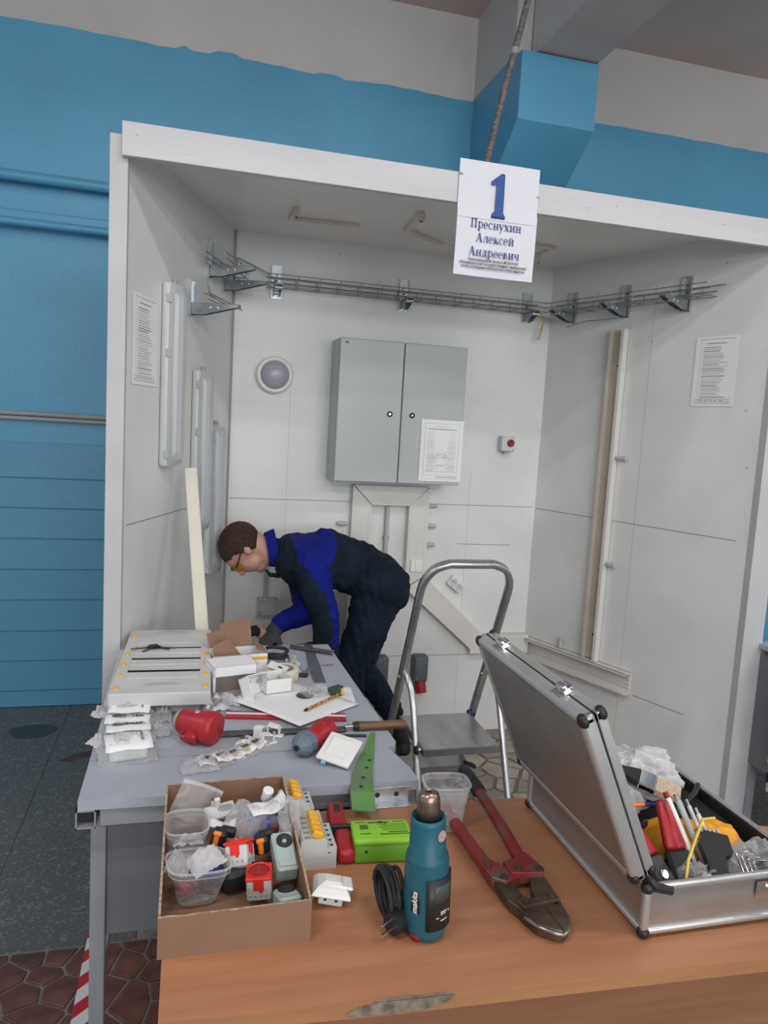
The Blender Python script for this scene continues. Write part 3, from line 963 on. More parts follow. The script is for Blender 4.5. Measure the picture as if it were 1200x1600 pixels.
g.tube([LP(.02, 2.33, .02), LP(.02, 2.26, .02)], .0026, 6)
tag(g.obj('bent_wire'), 'slanting offcut of tray wire standing in the left back corner', 'wire')
g = G(WIRE)
g.tube([RP(.44, 2.165, .03), RP(.30, 2.155, .09), RP(.22, 2.13, .12)], .0024, 6)
tag(g.obj('bent_wire'), 'single wire rod sticking out under the middle right wall bracket', 'wire')

# ---- red emergency switch
t = thing('emergency_switch', 'small grey wall switch box with a red rotary knob, right of the cabinet', 'switch')
place(t, frameB(1.573, 1.552))
G(LPLA).box((0, -.026, 0), (.072, .052, .078), bev=.004).obj('box', t)
k = G(REDD).cyl((.012, -.052, .004), (.012, -.060, .004), .019, n=20)
k.box((.012, -.066, .004), (.011, .012, .032), REDD, bev=.002, rot=(0, 35, 0))
k.obj('knob', t)
for x in (-.028, .028):
    for z in (-.031, .031):
        G(GPLA2).cyl((x, -.052, z), (x, -.0535, z), .003, n=8).obj('screw', t)
G(GPLA).cyl((-.002, -.026, -.038), (-.002, -.026, -.052), .010, n=12).obj('gland', t)

# ---- wide white trunking on the back wall
t = thing('wide_trunking', 'wide white cable trunking framing the area below the cabinet and sloping right', 'cable trunking', (.97, BY, 1.0))
def pv(name, poly, d0, d1, m=PVC):
    """polygon in (x,z) wall coordinates, extruded out of the back wall from d0 to d1"""
    g = G(m)
    g.prism([(x - .97, z - 1.0) for x, z in poly], -d1, -d0, m, Matrix(((1, 0, 0, 0), (0, 0, 1, 0), (0, 1, 0, 0), (0, 0, 0, 1))))
    return g.obj(name, t)
pv('left_duct', [(.775, 1.312), (.872, 1.215), (.872, .45), (.775, .45)], 0, .05)
pv('top_duct', [(.778, 1.314), (1.166, 1.314), (1.069, 1.217), (.875, 1.217)], 0, .05)
pv('right_duct', [(1.169, 1.312), (1.169, .862), (1.067, .800), (1.067, 1.215)], 0, .05)
pv('sloping_duct', [(1.172, .858), (1.515, .545), (1.448, .470), (1.070, .796)], 0, .05)
pv('low_duct', [(1.515, .545), (1.775, .545), (1.775, .445), (1.448, .445), (1.448, .470)], 0, .05)
g = G(PVC)
for x in (.79, .86, 1.08, 1.156):
    g.bb(x - .97 - .0015, x - .97 + .0015, -.0515, -.05, -.15 if x > 1 else -.5, .21, PVC)
g.obj('cover_ridge', t)
d = G(WPLA)
d.box((1.120 - .97, -.055, .915 - 1.0), (.062, .010, .062), bev=.002)
d.box((1.128 - .97, -.061, .915 - 1.0), (.030, .004, .040), bev=.001)
d.obj('socket_outlet', t)
# drop on the right wall: open channel
t = thing('open_trunking', 'empty white trunking channel along the bottom of the right booth wall', 'cable trunking')
place(t, frameR(0, .475))
g = G(PVC)
g.bb(.0, .68, -.004, 0, -.05, .052)
g.bb(.0, .68, -.045, 0, .048, .052)
g.bb(.0, .68, -.045, 0, -.052, -.048)
g.bb(.0, .68, -.045, -.042, .040, .052)
g.bb(.0, .68, -.045, -.042, -.052, -.042)
g.obj('channel', t)
g = G(PVC)
for z in (-.02, .0, .02):
    g.bb(.0, .68, -.008, -.004, z - .002, z + .002)
g.obj('inner_rib', t)
t = thing('vertical_trunking', 'tall yellowed vertical trunking channel on the right booth wall', 'cable trunking')
place(t, frameR(.455, .53))
g = G(PVCD)
g.bb(-.040, .040, -.004, 0, 0, 1.585)
g.bb(-.040, -.036, -.036, 0, 0, 1.585)
g.bb(.036, .040, -.036, 0, 0, 1.585, PVC)
g.bb(-.040, -.028, -.038, -.035, 0, 1.585)
g.bb(.024, .040, -.038, -.035, 0, 1.585, PVC)
g.obj('channel', t)
for z in (.12, 1.42):
    G(BLACK).cyl((-.005, -.006, z), (-.005, -.004, z), .005, n=8).obj('screw', t)

# ---- grey pipe clips
def clip_(M, label, up=False):
    t = thing('pipe_clip', label, 'pipe clip', group='grey pipe clips on the booth walls')
    place(t, M)
    g = G(GPLA)
    if up:
        g.cyl((0, -.016, -.024), (0, -.016, .024), .011, n=12)
    else:
        g.cyl((-.024, -.016, 0), (.024, -.016, 0), .011, n=12)
    g.obj('sleeve', t)
    G(GPLA2).box((0, -.005, 0), (.022, .010, .020), bev=.002).obj('foot', t)
    return t
clip_(frameB(.735, 1.117), 'grey pipe clip left of the trunking, above the bent man')
clip_(frameB(1.196, 1.217), 'top grey pipe clip in the column right of the trunking')
clip_(frameB(1.197, 1.114), 'middle grey pipe clip in the column right of the trunking')
clip_(frameB(1.197, 1.018), 'bottom grey pipe clip in the column right of the trunking')
clip_(frameR(.530, 1.518), 'upper grey pipe clip beside the tall trunking on right wall')
clip_(frameR(.522, 1.010), 'lower grey pipe clip beside the tall trunking on right wall')
clip_(frameR(.262, .560), 'upright grey pipe clip above the empty low trunking', up=True)

# ---- conduit drop with industrial sockets
t = thing('conduit_drop', 'thin grey conduit pipe dropping between the trunking arms', 'pipe')
place(t, frameB(.963, .45))
G(GPLA).cyl((0, -.018, 0), (0, -.018, .76), .0105, n=12).obj('pipe_run', t)
for z in (.22, .43, .60):
    G(GPLA2).box((0, -.012, z), (.03, .024, .014), bev=.002).obj('clamp', t)
def ind_socket(x, label):
    t = thing('industrial_socket', label, 'socket', group='grey and red industrial sockets on the back wall')
    place(t, frameB(x, .29))
    G(mat('slate_grey_plastic', (.10, .115, .125), .5)).box((0, -.035, .085), (.076, .070, .135), bev=.010, seg=2).obj('housing', t)
    G(REDD).cyl((.004, -.035, .025), (.012, -.050, -.045), .030, n=20).obj('outlet', t)
    for a, b in ((-.024, .04), (.022, .12), (-.01, .075)):
        G(CHROME).cyl((a, -.0705, b), (a, -.072, b), .003, n=8).obj('screw', t)
ind_socket(.966, 'grey industrial socket with red outlet below the conduit, behind the man')
ind_socket(1.178, 'grey industrial socket with red outlet seen beside the stepladder rail')
t = thing('double_socket', 'white double socket tilted on the wall beside the sloping trunking', 'socket')
place(t, frameB(1.352, .812) @ Matrix.Rotation(R(38), 4, 'Y'))
G(WPLA).box((0, -.018, 0), (.088, .034, .055), bev=.003).obj('body', t)
for x in (-.021, .021):
    G(LPLA).lathe([(0, .001), (.017, .001), (.019, .003), (.017, .002)], 16, T=xf((x, -.035, 0), (90, 0, 0))).obj('outlet', t)
    g = G(BLACK)
    for s in (-1, 1):
        g.cyl((x + s * .006, -.037, 0), (x + s * .006, -.0385, 0), .0022, n=8)
    g.obj('pin_holes', t)
# junction box in front of the man
t = thing('junction_box', 'open white junction box on the back wall under the man\'s chin', 'box')
place(t, frameB(.380, .695))
g = G(LPLA)
g.bb(-.045, .045, -.004, 0, -.045, .045)
for a in ((-.045, -.042, -.045, .045), (.042, .045, -.045, .045)):
    g.bb(a[0], a[1], -.045, 0, a[2], a[3])
g.bb(-.045, .045, -.045, 0, .042, .045)
g.bb(-.045, .045, -.045, 0, -.045, -.042)
g.obj('body', t)
G(BLACK).cyl((-.036, -.045, -.02), (-.036, -.047, -.02), .003, n=8).obj('screw', t)
G(GPLA).cyl((-.008, -.018, .045), (-.008, -.018, .32), .0105, n=12).obj('conduit', t)

# ---- loose trunking strip leaning against the lamp
t = thing('trunking_strip', 'long loose cream trunking strip leaning from the table edge to the highest batten lamp', 'cable trunking')
a, b = Vector((.062, 2.60, .792)), LP(.70, 1.405, .075)
L = (b - a).length
d = (b - a).normalized()
xa = Vector((1, 0, 0)); xa = (xa - d * xa.dot(d)).normalized()
ya = d.cross(xa)
M = Matrix((xa, ya, d)).transposed().to_4x4()
M.translation = a
place(t, M)
G(PVCC).box((0, 0, L / 2), (.046, .022, L), bev=.003).obj('cover', t)
for s in (-1, 1):
    G(PVC).bb(s * .020 - .001, s * .020 + .001, -.013, -.010, .002, L - .002).obj('edge_ridge', t)

# ================================================================== NEIGHBOUR BOOTH AND ITS TABLE (right edge)
struct(G(WHITEPANEL).prism([(2.30, 2.56), (2.315, 2.56), (2.70, 3.6), (2.685, 3.6)], 0, 2.43).obj('wall_neighbour'))
t = thing('wall_box', 'white plastic box on the neighbouring booth wall at the right picture edge', 'box', (2.40, 2.74, 1.40))
G(WPLA).box((.03, 0, .10), (.10, .10, .09), bev=.004).obj('upper_box', t)
G(WPLA).box((.02, 0, .0), (.10, .10, .09), bev=.004).obj('lower_box', t)
t = thing('side_table', 'grey steel table standing beyond the right booth wall at the picture edge', 'table', (2.30, 2.1, 0))
G(GREYTOP).bb(-.03, .75, -.02, .38, .79, .812, bev=.002).obj('tabletop', t)
G(GREYFR).bb(-.02, .74, 0, .02, .14, .775).obj('side_panel', t)
for x, y in ((-.015, .01), (-.015, .34), (.70, .01), (.70, .34)):
    G(GREYFR).bb(x, x + .035, y, y + .035, 0, .79).obj('leg', t)
G(GREYPAN).bb(-.018, .0, .03, .36, .30, .77).obj('end_panel', t)
t = thing('power_strip', 'upright strip of clips and connectors hanging on the side table beyond the right wall', 'power strip', (2.255, 2.30, .25))
G(LPLA).bb(-.004, .004, -.01, .01, 0, .50).obj('rail', t)
for i, (z, m_, h_) in enumerate(((.46, BLACK, .05), (.44, REDD, .02), (.34, WPLA, .025), (.30, LPLA, .03), (.27, WPLA, .012), (.20, BLACK, .06), (.13, WPLA, .02), (.06, BLACK, .04))):
    G(m_).box((-.004, -.005, z), (.018, .03, h_), bev=.002).obj('connector', t)

# ================================================================== GREY WORK TABLE
TZ, KZ = .79, .745
t = thing('work_table', 'grey painted steel work table covered with electrical parts in front of the booth', 'table', (-.208, 1.565, 0))
def tb(name, m, x0, x1, y0, y1, z0, z1, bev=.0):
    return G(m).bb(x0 + .208, x1 + .208, y0 - 1.565, y1 - 1.565, z0, z1, bev=bev).obj(name, t)
g = G(GREYTOP)
g.prism([(0, 0), (.742, -.012), (.742, .045), (.715, .175), (0, .188)], TZ - .022, TZ)
g.obj('front_board', t)
g = G(GREYTOP)
g.prism([(0, .1905), (.640, .184), (.645, .176), (.735, .176), (.745, .20), (.72, 1.058), (-.004, 1.062)], TZ - .022, TZ)
g.obj('rear_board', t)
tb('frame_rail', GREYFR, -.165, .50, 1.57, 1.605, .727, .765, .002)
tb('frame_rail', GREYFR, -.165, .50, 2.56, 2.595, .727, .765, .002)
g = G(GREYFR)
for s in ((-.212, -.209), (-.175, -.172)):
    g.bb(s[0] + .208, s[1] + .208, -.002, 1.03, .728, .768)
g.bb(-.004, .036, -.002, 1.03, .728, .731)
g.bb(-.004, .036, -.002, 1.03, .765, .768)
g.bb(-.001, .033, .02, .021, .731, .765, CABINSIDE)
g.obj('side_tube', t)
tb('side_tube', GREYFR, .48, .52, 1.56, 2.60, .728, .767, .002)
for x, y in ((-.186, 1.60), (-.186, 2.55), (.46, 1.60), (.46, 2.55)):
    tb('leg', GREYFR, x, x + .032, y, y + .032, 0, .735, .002)
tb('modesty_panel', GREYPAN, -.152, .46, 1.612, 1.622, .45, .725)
tb('stretcher', GREYFR, -.152, .46, 2.55, 2.58, .30, .335, .002)
tb('stretcher', GREYFR, -.180, -.155, 1.63, 2.55, .34, .37, .002)
# steel angle with holes under the right front corner
t = thing('steel_angle', 'short galvanised steel angle with round holes lying behind the green box', 'bracket', (.44, 1.536, KZ))
g = G(GALV)
g.box((0, 0, .0015), (.14, .03, .002), bev=.0005)
g.box((0, .014, .018), (.14, .002, .034), bev=.0005)
g.obj('angle', t)
for x in (-.045, -.005, .04):
    G(CABINSIDE).cyl((x, .0125, .018), (x, .0131, .018), .006, n=12).obj('hole', t)

# floor marking tape with slanted stripes
t = thing('marking_tape', 'red and white striped marking tape on the floor beside the work table', 'tape', (-.236, 1.86, .0068))
g = G(mat('tape_white', (.62, .62, .66), .45)).bb(-.028, .028, -.5, .46, 0, .0006)
g.obj('tape_base', t)
for k in range(9):
    y = -.48 + k * .105
    g = G(mat('tape_red', (.42, .02, .03), .45))
    g.prism([(-.028, y), (.028, y + .055), (.028, y + .105), (-.028, y + .05)], .0006, .0009)
    g.obj('stripe', t)

# ================================================================== WOODEN DESK
t = thing('wooden_desk', 'orange beech laminate desk in the foreground with a chipped front edge', 'desk', (-.022, .95, 0))
poly = [(-.001, .042), (.35, .018), (.93, -.008), (1.55, -.02), (1.62, .2), (1.60, .56), (.86, .573), (.838, .565), (.826, .545)]
poly = [(-.001, .042), (.35, .022), (.93, -.004), (1.60, -.04), (1.60, .56), (.823, .560), (.823, .568), (.81, .575), (0, .585)]
# right of the visible corner the top narrows under the open case
poly = [(-.001, .046), (.35, .024), (.98, -.004), (1.45, -.03), (1.40, .34), (.86, .50), (.838, .535), (.826, .566), (.80, .573), (0, .585)]
g = G(WOOD)
g.prism(poly, KZ - .024, KZ)
g.obj('desktop', t)
g = G(mat('laminate_edge_band', (.40, .19, .085), .42, var=.08, vscale=9, stretch=(.5, 6, 6)))
e = [poly[0], poly[1], poly[2], poly[3]]
for a, b in zip(e[:-1], e[1:]):
    g.prism([(a[0], a[1] - .001), (b[0], b[1] - .001), (b[0], b[1]), (a[0], a[1])], KZ - .024, KZ - .0008)
g.obj('edge_band', t)
def on_edge(x):
    for a, b in zip(e[:-1], e[1:]):
        if a[0] <= x <= b[0]:
            s = (x - a[0]) / (b[0] - a[0])
            return a[1] + (b[1] - a[1]) * s
g = G(CHIP)
xs_ = [.268, .285, .310, .335, .360, .385, .405, .425, .436]
lo_ = [-.020, -.0225, -.021, -.0225, -.020, -.0215, -.017, -.012, -.004]
hi_ = [-.014, -.006, -.0006, -.0006, -.0006, -.0006, -.0006, -.0006, -.0006]
vs = []
for x, a, b in zip(xs_, lo_, hi_):
    vs += [(x, on_edge(x) - .0016, KZ + a), (x, on_edge(x) - .0016, KZ + b)]
g.add(vs, [(2 * k, 2 * k + 2, 2 * k + 3, 2 * k + 1) for k in range(len(xs_) - 1)])
vs = []
for x, a in zip(xs_[2:], (.001, .004, .006, .0035, .005, .003, .0005)):
    vs += [(x, on_edge(x) - .0016, KZ + .0004), (x, on_edge(x) + a, KZ + .0004)]
g.add(vs, [(2 * k, 2 * k + 2, 2 * k + 3, 2 * k + 1) for k in range(len(xs_) - 3)])
g.obj('chipped_patch', t)
g = G(WOODP)
g.prism([(.02, .085), (.35, .065), (.98, .037), (1.40, .012), (1.40, .030), (.98, .055), (.35, .083), (.02, .103)], .12, KZ - .024)
g.obj('front_panel', t)
g = G(WOODP)
g.bb(.02, .038, .11, .52, 0, KZ - .024)
g.obj('side_panel', t)
g = G(WOODP)
g.bb(1.30, 1.318, .06, .34, 0, KZ - .024)
g.obj('side_panel', t)

# ================================================================== STEPLADDER
t = thing('stepladder', 'aluminium folding stepladder with a hoop handrail standing between table and case', 'stepladder', (1.01, 2.85, 0))
def lw(x, y, z): return Vector((x - 1.01, y - 2.85, z))
def flat_tube(g, pts, w_, h_, m):
    """rounded-rectangle section swept along pts: wide across the ladder depth"""
    pts = [Vector(p) for p in pts]
    vs = []
    k = len(pts)
    sec = [(-1, -.55), (-.75, -1), (.75, -1), (1, -.55), (1, .55), (.75, 1), (-.75, 1), (-1, .55)]
    for i, p in enumerate(pts):
        d = (pts[min(i + 1, k - 1)] - pts[max(i - 1, 0)]).normalized()
        nrm = Vector((0, .92, .39))            # frame plane normal
        nrm = (nrm - d * nrm.dot(d)).normalized()
        s = d.cross(nrm)
        for a, b in sec:
            vs.append(p + nrm * a * w_ + s * b * h_)
    n = len(sec)
    fs = [(i * n + j, i * n + (j + 1) % n, (i + 1) * n + (j + 1) % n, (i + 1) * n + j) for i in range(k - 1) for j in range(n)]
    g.add(vs, fs, m, True)
    g.add(vs[:n], [tuple(range(n))[::-1]], m)
    g.add(vs[-n:], [tuple(range(n))], m)
# hoop: feet y 3.0 -> apex y 2.5
def rail(x, s): # s 0 bottom ..1 top
    return lw(x, 3.0 - .50 * s, 1.12 * s + .0)
xl, xr = .835, 1.185
pts = [rail(xl, s) for s in (0, .2, .4, .6, .8, .90)]
for k in range(1, 8):
    a = math.pi / 2 * k / 8
    pts.append(rail(xl + .07 * (1 - math.cos(a)) * 1.1, .90 + .094 * math.sin(a)))
pts += [rail(xl + .09, 1), rail(xr - .09, 1)]
for k in range(7, 0, -1):
    a = math.pi / 2 * k / 8
    pts.append(rail(xr - .07 * (1 - math.cos(a)) * 1.1, .90 + .094 * math.sin(a)))
pts += [rail(xr, s) for s in (.90, .8, .6, .4, .2, 0)]
g = G(ALU)
flat_tube(g, pts, .017, .012, ALU)
g.obj('hoop_rail', t)
# rear support frame, nearer to the viewer
for x, nm in ((xl + .018, 1), (xr + .024, 1)):
    pts = [lw(x - .018, 2.715, .66), lw(x - .012, 2.665, .64), lw(x - .004, 2.63, .60), lw(x, 2.60, .54), lw(x, 2.52, .36), lw(x, 2.44, .18), lw(x, 2.37, 0.012)]
    g = G(ALU)
    flat_tube(g, pts, .009, .011, ALU)
    g.obj('support_leg', t)
    G(RUBBER).cyl(lw(x, 2.37, .03), lw(x, 2.362, 0), .016, n=12).obj('foot', t)
for x in (xl, xr):
    G(RUBBER).box(lw(x, 3.0, .012), (.04, .05, .024), bev=.004).obj('foot', t)
    G(CHROME).cyl(rail(x, .56) + Vector((-.02, -.01, 0)), rail(x, .56) + Vector((.02, -.01, 0)), .006, n=10).obj('rivet', t)
def tread(y0, y1, z, x0, x1, nm):
    g = G(ALUD)
    g.bb(x0 - 1.01, x1 - 1.01, y0 - 2.85, y1 - 2.85, z - .028, z - .002)
    g.bb(x0 + .004 - 1.01, x1 - .004 - 1.01, y0 + .004 - 2.85, y1 - .004 - 2.85, z - .002, z, mat('ribbed_tread', (.36, .37, .365), .33, .7, var=.2, vscale=6, stretch=(3, .6, 1), rvar=.15))
    p = g.obj(nm, t)
    return p
pl = tread(2.47, 2.80, .428, .86, 1.165, 'platform')
for k in range(0):
    x = .885 + k * .032 - 1.01
    G(ALUD).box((x, -.215, .429), (.003, .31, .0015)).obj('tread_rib', pl)
tread(2.745, 2.865, .222, .852, 1.168, 'step')
G(CHROME).cyl(lw(.84, 2.50, .415), lw(.875, 2.50, .415), .008, n=10).obj('hinge_bar', t)
G(RUBBER).cyl(lw(.836, 2.50, .415), lw(.846, 2.50, .415), .016, n=12).obj('hinge_cap', t)
G(RUBBER).tube([lw(1.13, 2.72, .245), lw(1.15, 2.73, .235), lw(1.175, 2.74, .222), lw(1.185, 2.745, .21)], .009, 8).obj('hinge_strap', t)
G(mat('purple_cap', (.05, .03, .12), .5)).cyl(lw(1.16, 2.80, .425), lw(1.19, 2.80, .425), .014, n=12).obj('side_cap', t)

# ================================================================== ALUMINIUM CASE
CL, CW, CH = .447, .345, .092
CWB = CW     # length (y), width (x), body height
t = thing('tool_case', 'open aluminium tool case with black corners standing on the wooden desk', 'tool case', (.782, 1.030, KZ + .0065))
g = G(SHEET)
th = .006
g.bb(0, CW, 0, th, .004, CH - .004)
g.bb(0, CW, CL - th, CL, .004, CH - .004)
g.bb(0, th, 0, CL, .004, CH - .004)
g.bb(CW - th, CW, 0, CL, .004, CH - .004)
g.bb(0, CW, 0, CL, .003, .006)
g.obj('body', t)
g = G(CASEIN)
g.bb(th, CW - th, th, th + .003, .006, CH - .006)
g.bb(th, CW - th, CL - th - .003, CL - th, .006, CH - .006)
g.bb(th, th + .003, th, CL - th, .006, CH - .006)
g.bb(CW - th - .003, CW - th, th, CL - th, .006, CH - .006)
g.bb(th, CW - th, th, CL - th, .006, .009)
g.obj('lining', t)
g = G(CASEDG)
for z in (.006, CH - .005):
    for a, b in (((0, 0), (CW, 0)), ((CW, 0), (CW, CL)), ((CW, CL), (0, CL)), ((0, CL), (0, 0))):
        g.box(((a[0] + b[0]) / 2, (a[1] + b[1]) / 2, z), (abs(a[0] - b[0]) + .012, abs(a[1] - b[1]) + .012, .012), bev=.004, seg=2)
for x_, y_ in ((0, 0), (CW, 0), (0, CL), (CW, CL)):
    g.box((x_, y_, CH / 2), (.014, .014, CH - .006), bev=.005, seg=3)
g.obj('edge_profile', t)
for x in (0, CW):
    for y in (0, CL):
        for z in (.004, CH - .006):
            if (x, y, z) == (0, 0, CH - .006): pass
            G(BLACK).ell((x, y, z), (.0115, .0115, .0105), n=14).obj('corner', t)
# lid
g = G(SHEET)
LT = .046
CW = .310
g.bb(.010, CW - .010, .010, CL - .010, .002, .006)
lid = g.obj('lid', t)
lid.matrix_parent_inverse = Matrix.Identity(4)
ang = R(113.5)
lx = Vector((math.cos(ang), 0, math.sin(ang)))
lz = Vector((math.sin(ang), 0, -math.cos(ang)))    # points to the inside (right)
ly = Vector((0, 1, 0))
ML = Matrix((lx, ly, lz)).transposed().to_4x4()
ML.translation = Vector((-.034, 0.004, CH + .012))
lid.matrix_basis = ML
g = G(CASEDG)
for a, b in (((0, 0), (CW, 0)), ((CW, 0), (CW, CL)), ((CW, CL), (0, CL)), ((0, CL), (0, 0))):
    for z0_, z1_, ex in ((0, LT * .60, .020), (LT * .62, LT, .017)):
        g.box(((a[0] + b[0]) / 2, (a[1] + b[1]) / 2, (z0_ + z1_) / 2), (abs(a[0] - b[0]) + ex, abs(a[1] - b[1]) + ex, z1_ - z0_), bev=.0075 if z0_ == 0 else .003, seg=4)
    g.box(((a[0] + b[0]) / 2, (a[1] + b[1]) / 2, LT * .61), (abs(a[0] - b[0]) + .015, abs(a[1] - b[1]) + .015, .003), CABINSIDE)
g.obj('lid_edge_profile', lid)
G(CASEIN).bb(.006, CW - .006, .006, CL - .006, .004, .012).obj('lid_lining', lid)
for x in (0, CW):
    for y in (0, CL):
        for z in (.005, LT - .004):
            G(BLACK).ell((x, y, z + (.002 if z < .02 else -.001)), (.0135, .0135, .0095), n=14).obj('lid_corner', lid)
for y in (.095, CL - .085):
    g = G(CHROME)
    g.box((CW + .0085, y, LT * .5), (.004, .040, .030), bev=.0015)
    g.T = Matrix.Translation((.002, 0, 0)); g.cyl((CW + .009, y - .012, LT * .62), (CW + .009, y + .012, LT * .62), .007, n=12)
    g.box((CW + .018, y, LT * .55), (.010, .020, .014), bev=.003)
    g.box((CW + .012, y + .004, LT * .86), (.006, .028, .008), bev=.002)
    g.obj('latch', lid)
for y in (.07, CL - .07):
    G(BLACK).cyl((-.006, y - .02, CH + .002), (-.006, y + .02, CH + .002), .006, n=10).obj('hinge', t)
G(BLACK).tube([(.004, .006, CH + .004), (-.006, .004, CH + .020), (.012, -.002, CH - .004), (.045, -.004, CH - .012)], .009, 8).obj('corner_strap', t)
g = G(CHROME)
g.box((.240, -.006, .062), (.034, .006, .030), bev=.002)
g.tube([(.235, -.012, .072), (.26, -.022, .078), (.285, -.022, .066)], .004, 8)
g.obj('strap_ring_mount', t)
G(BLACK).tube([(.262, -.018, .060), (.29, -.022, .05), (.33, -.022, .048)], .009, 8).obj('carry_handle', t)

CX, CY, CZ = .782, 1.030, KZ + .0065
def cs(x, y, z): return (CX + x, CY + y, CZ + z)
# black organiser tray with curved rim at the back of the case
g = G(CASEIN)
g.bb(.02, .33, .20, .43, .06, .068)
g.tube([(.02, .20, .085), (.10, .185, .085), (.20, .20, .092), (.30, .27, .098), (.33, .30, .098)], .006, 8, BLACK)
g.bb(.02, .10, .19, .20, .02, .086)
g.bb(.10, .31, .20, .21, .02, .07)
tag(g.obj('organiser_tray', None, (CX, CY, CZ)), 'black organiser tray in the back half of the open case', 'tray')
# translucent white carrier bag
g = G(BAGW)
def bagf(u, v):
    th_, ph = 2 * math.pi * u, math.pi * v
    n1 = noise.noise(Vector((math.cos(th_) * 2, math.sin(th_) * 2, v * 3)))
    n2 = noise.noise(Vector((math.cos(th_) * 5, math.sin(th_) * 5, v * 7 + 3)))
    n3 = abs(noise.noise(Vector((math.cos(th_) * 9, math.sin(th_) * 9, v * 12 + 6))))
    r = 1 + .30 * n1 + .22 * n2 - .22 * n3
    return (.115 * r * math.cos(th_) * math.sin(ph), .080 * r * math.sin(th_) * math.sin(ph), max(-.028, .052 * r * math.cos(ph)))
g.sheet(72, 40, bagf)
tag(g.obj('carrier_bag', None, cs(.190, .345, .112)), 'crumpled white translucent plastic bag bulging from the back of the case', 'bag')
g = G(BAGW)
g.T = Matrix.Scale(.62, 4)
g.sheet(30, 16, lambda u, v: bagf((u + .3) % 1.0, v))
tag(g.obj('plastic_bag', None, cs(.10, .265, .102)), 'smaller clear crumpled bag under the paint brush in the case', 'bag')
CW = .345
# paint brush
t = thing('paint_brush', 'flat paint brush with dark handle and steel ferrule lying on the plastic bags', 'brush', cs(.150, .262, .146), rot=(4, 12, -38))
G(BLACK).prism([(-.165, -.008), (-.10, -.011), (-.045, -.010), (-.022, -.020), (0, -.030), (0, .030), (-.022, .020), (-.045, .010), (-.10, .011), (-.165, .008)], -.006, .006).obj('handle', t)
G(CHROME).box((.018, 0, 0), (.036, .064, .014), bev=.003).obj('ferrule', t)
G(BRIST).prism([(.036, -.030), (.036, .030), (.085, .026), (.085, -.026)], -.005, .005).obj('bristles', t)
# orange ballpoint with blue cap
t = thing('ballpoint_pen', 'orange pen with a dark blue cap lying at the edge of the organiser tray', 'pen', cs(.062, .195, .128), rot=(0, 0, -6))
G(ORANGE).cyl((-.02, 0, 0), (.055, 0, 0), .0042, n=6).obj('barrel', t)
G(mat('dark_blue_cap', (.03, .02, .20), .35)).cyl((.055, 0, 0), (.085, 0, 0), .0052, .0025, n=10).obj('cap', t)
# two red handled tools
def crimper(loc, rot, label, hl=.085):
    t = thing('crimping_pliers', label, 'pliers', loc, rot=rot, group=None)
    for s in (-1, 1):
        g = G(REDP)
        a = R(7 * s)
        M = Matrix.Rotation(a, 4, 'Z')
        g.box((0, hl / 2 + .028, 0), (.024, hl, .016), bev=.006, seg=2, T=Matrix.Translation((s * .014, 0, 0)) @ M)
        g.obj('grip', t)
    g = G(BLACK)
    g.box((0, -.002, 0), (.05, .062, .018), bev=.006)
    g.box((0, -.045, 0), (.030, .045, .014), bev=.005)
    g.obj('jaw', t)
    G(CHROME).cyl((0, -.01, .006), (0, -.01, .012), .008, n=12).obj('pivot', t)
    return t
crimper(cs(.078, .078, .060), (38, 0, 16), 'red handled crimping pliers half hidden behind the raised case lid', .11)
crimper(cs(.128, .080, .064), (48, 0, -2), 'red handled crimping pliers standing in the front of the case', .09)
# yellow pouch
g = G(YELL)
g.pillow(.13, .085, .055, seed=3, crump=.22)
o = tag(g.obj('yellow_pouch', None, cs(.175, .165, .055)), 'orange-yellow soft pouch in the middle of the open case', 'pouch')
o.rotation_euler = (R(18), 0, R(-8))
g = G(YELL)
g.pillow(.10, .07, .045, seed=9, crump=.22)
o = tag(g.obj('yellow_glove', None, cs(.262, .155, .058)), 'smaller yellow cloth piece at the right inside of the case', 'cloth')
o.rotation_euler = (R(14), R(8), R(-28))
# screwdriver bits / markers
for i, (x, y, ln_, m_, lab) in enumerate(((.165, .150, .13, WPLA, 'white marker with red tip leaning on the yellow pouch'), (.185, .148, .125, GPLA, 'grey steel rod tool beside the white marker'), (.203, .146, .115, LPLA, 'pale tool shaft right of the steel rod'), (.214, .142, .10, WPLA, 'shortest pale tool shaft, rightmost of the row in the case'))):
    t = thing('marker', lab, 'tool', cs(x + .012, y - .055, .045), rot=(-38, -8, 4))
    G(m_).cyl((0, 0, 0), (0, 0, ln_), .0062 if i < 2 else .0042, n=12).obj('shaft', t)
    G(REDD if i == 0 else CHROME).cyl((0, 0, ln_), (0, 0, ln_ + .012), .0055 if i < 2 else .003, n=10).obj('tip', t)
# yellow wire
g = G(YWIRE).tube([cs(.085, .010, .070), cs(.11, .04, .100), cs(.15, .075, .118), cs(.20, .12, .128), cs(.235, .13, .122)], .0028, 8)
tag(g.obj('yellow_wire'), 'bent piece of yellow wire lying across the tools in the case', 'wire')
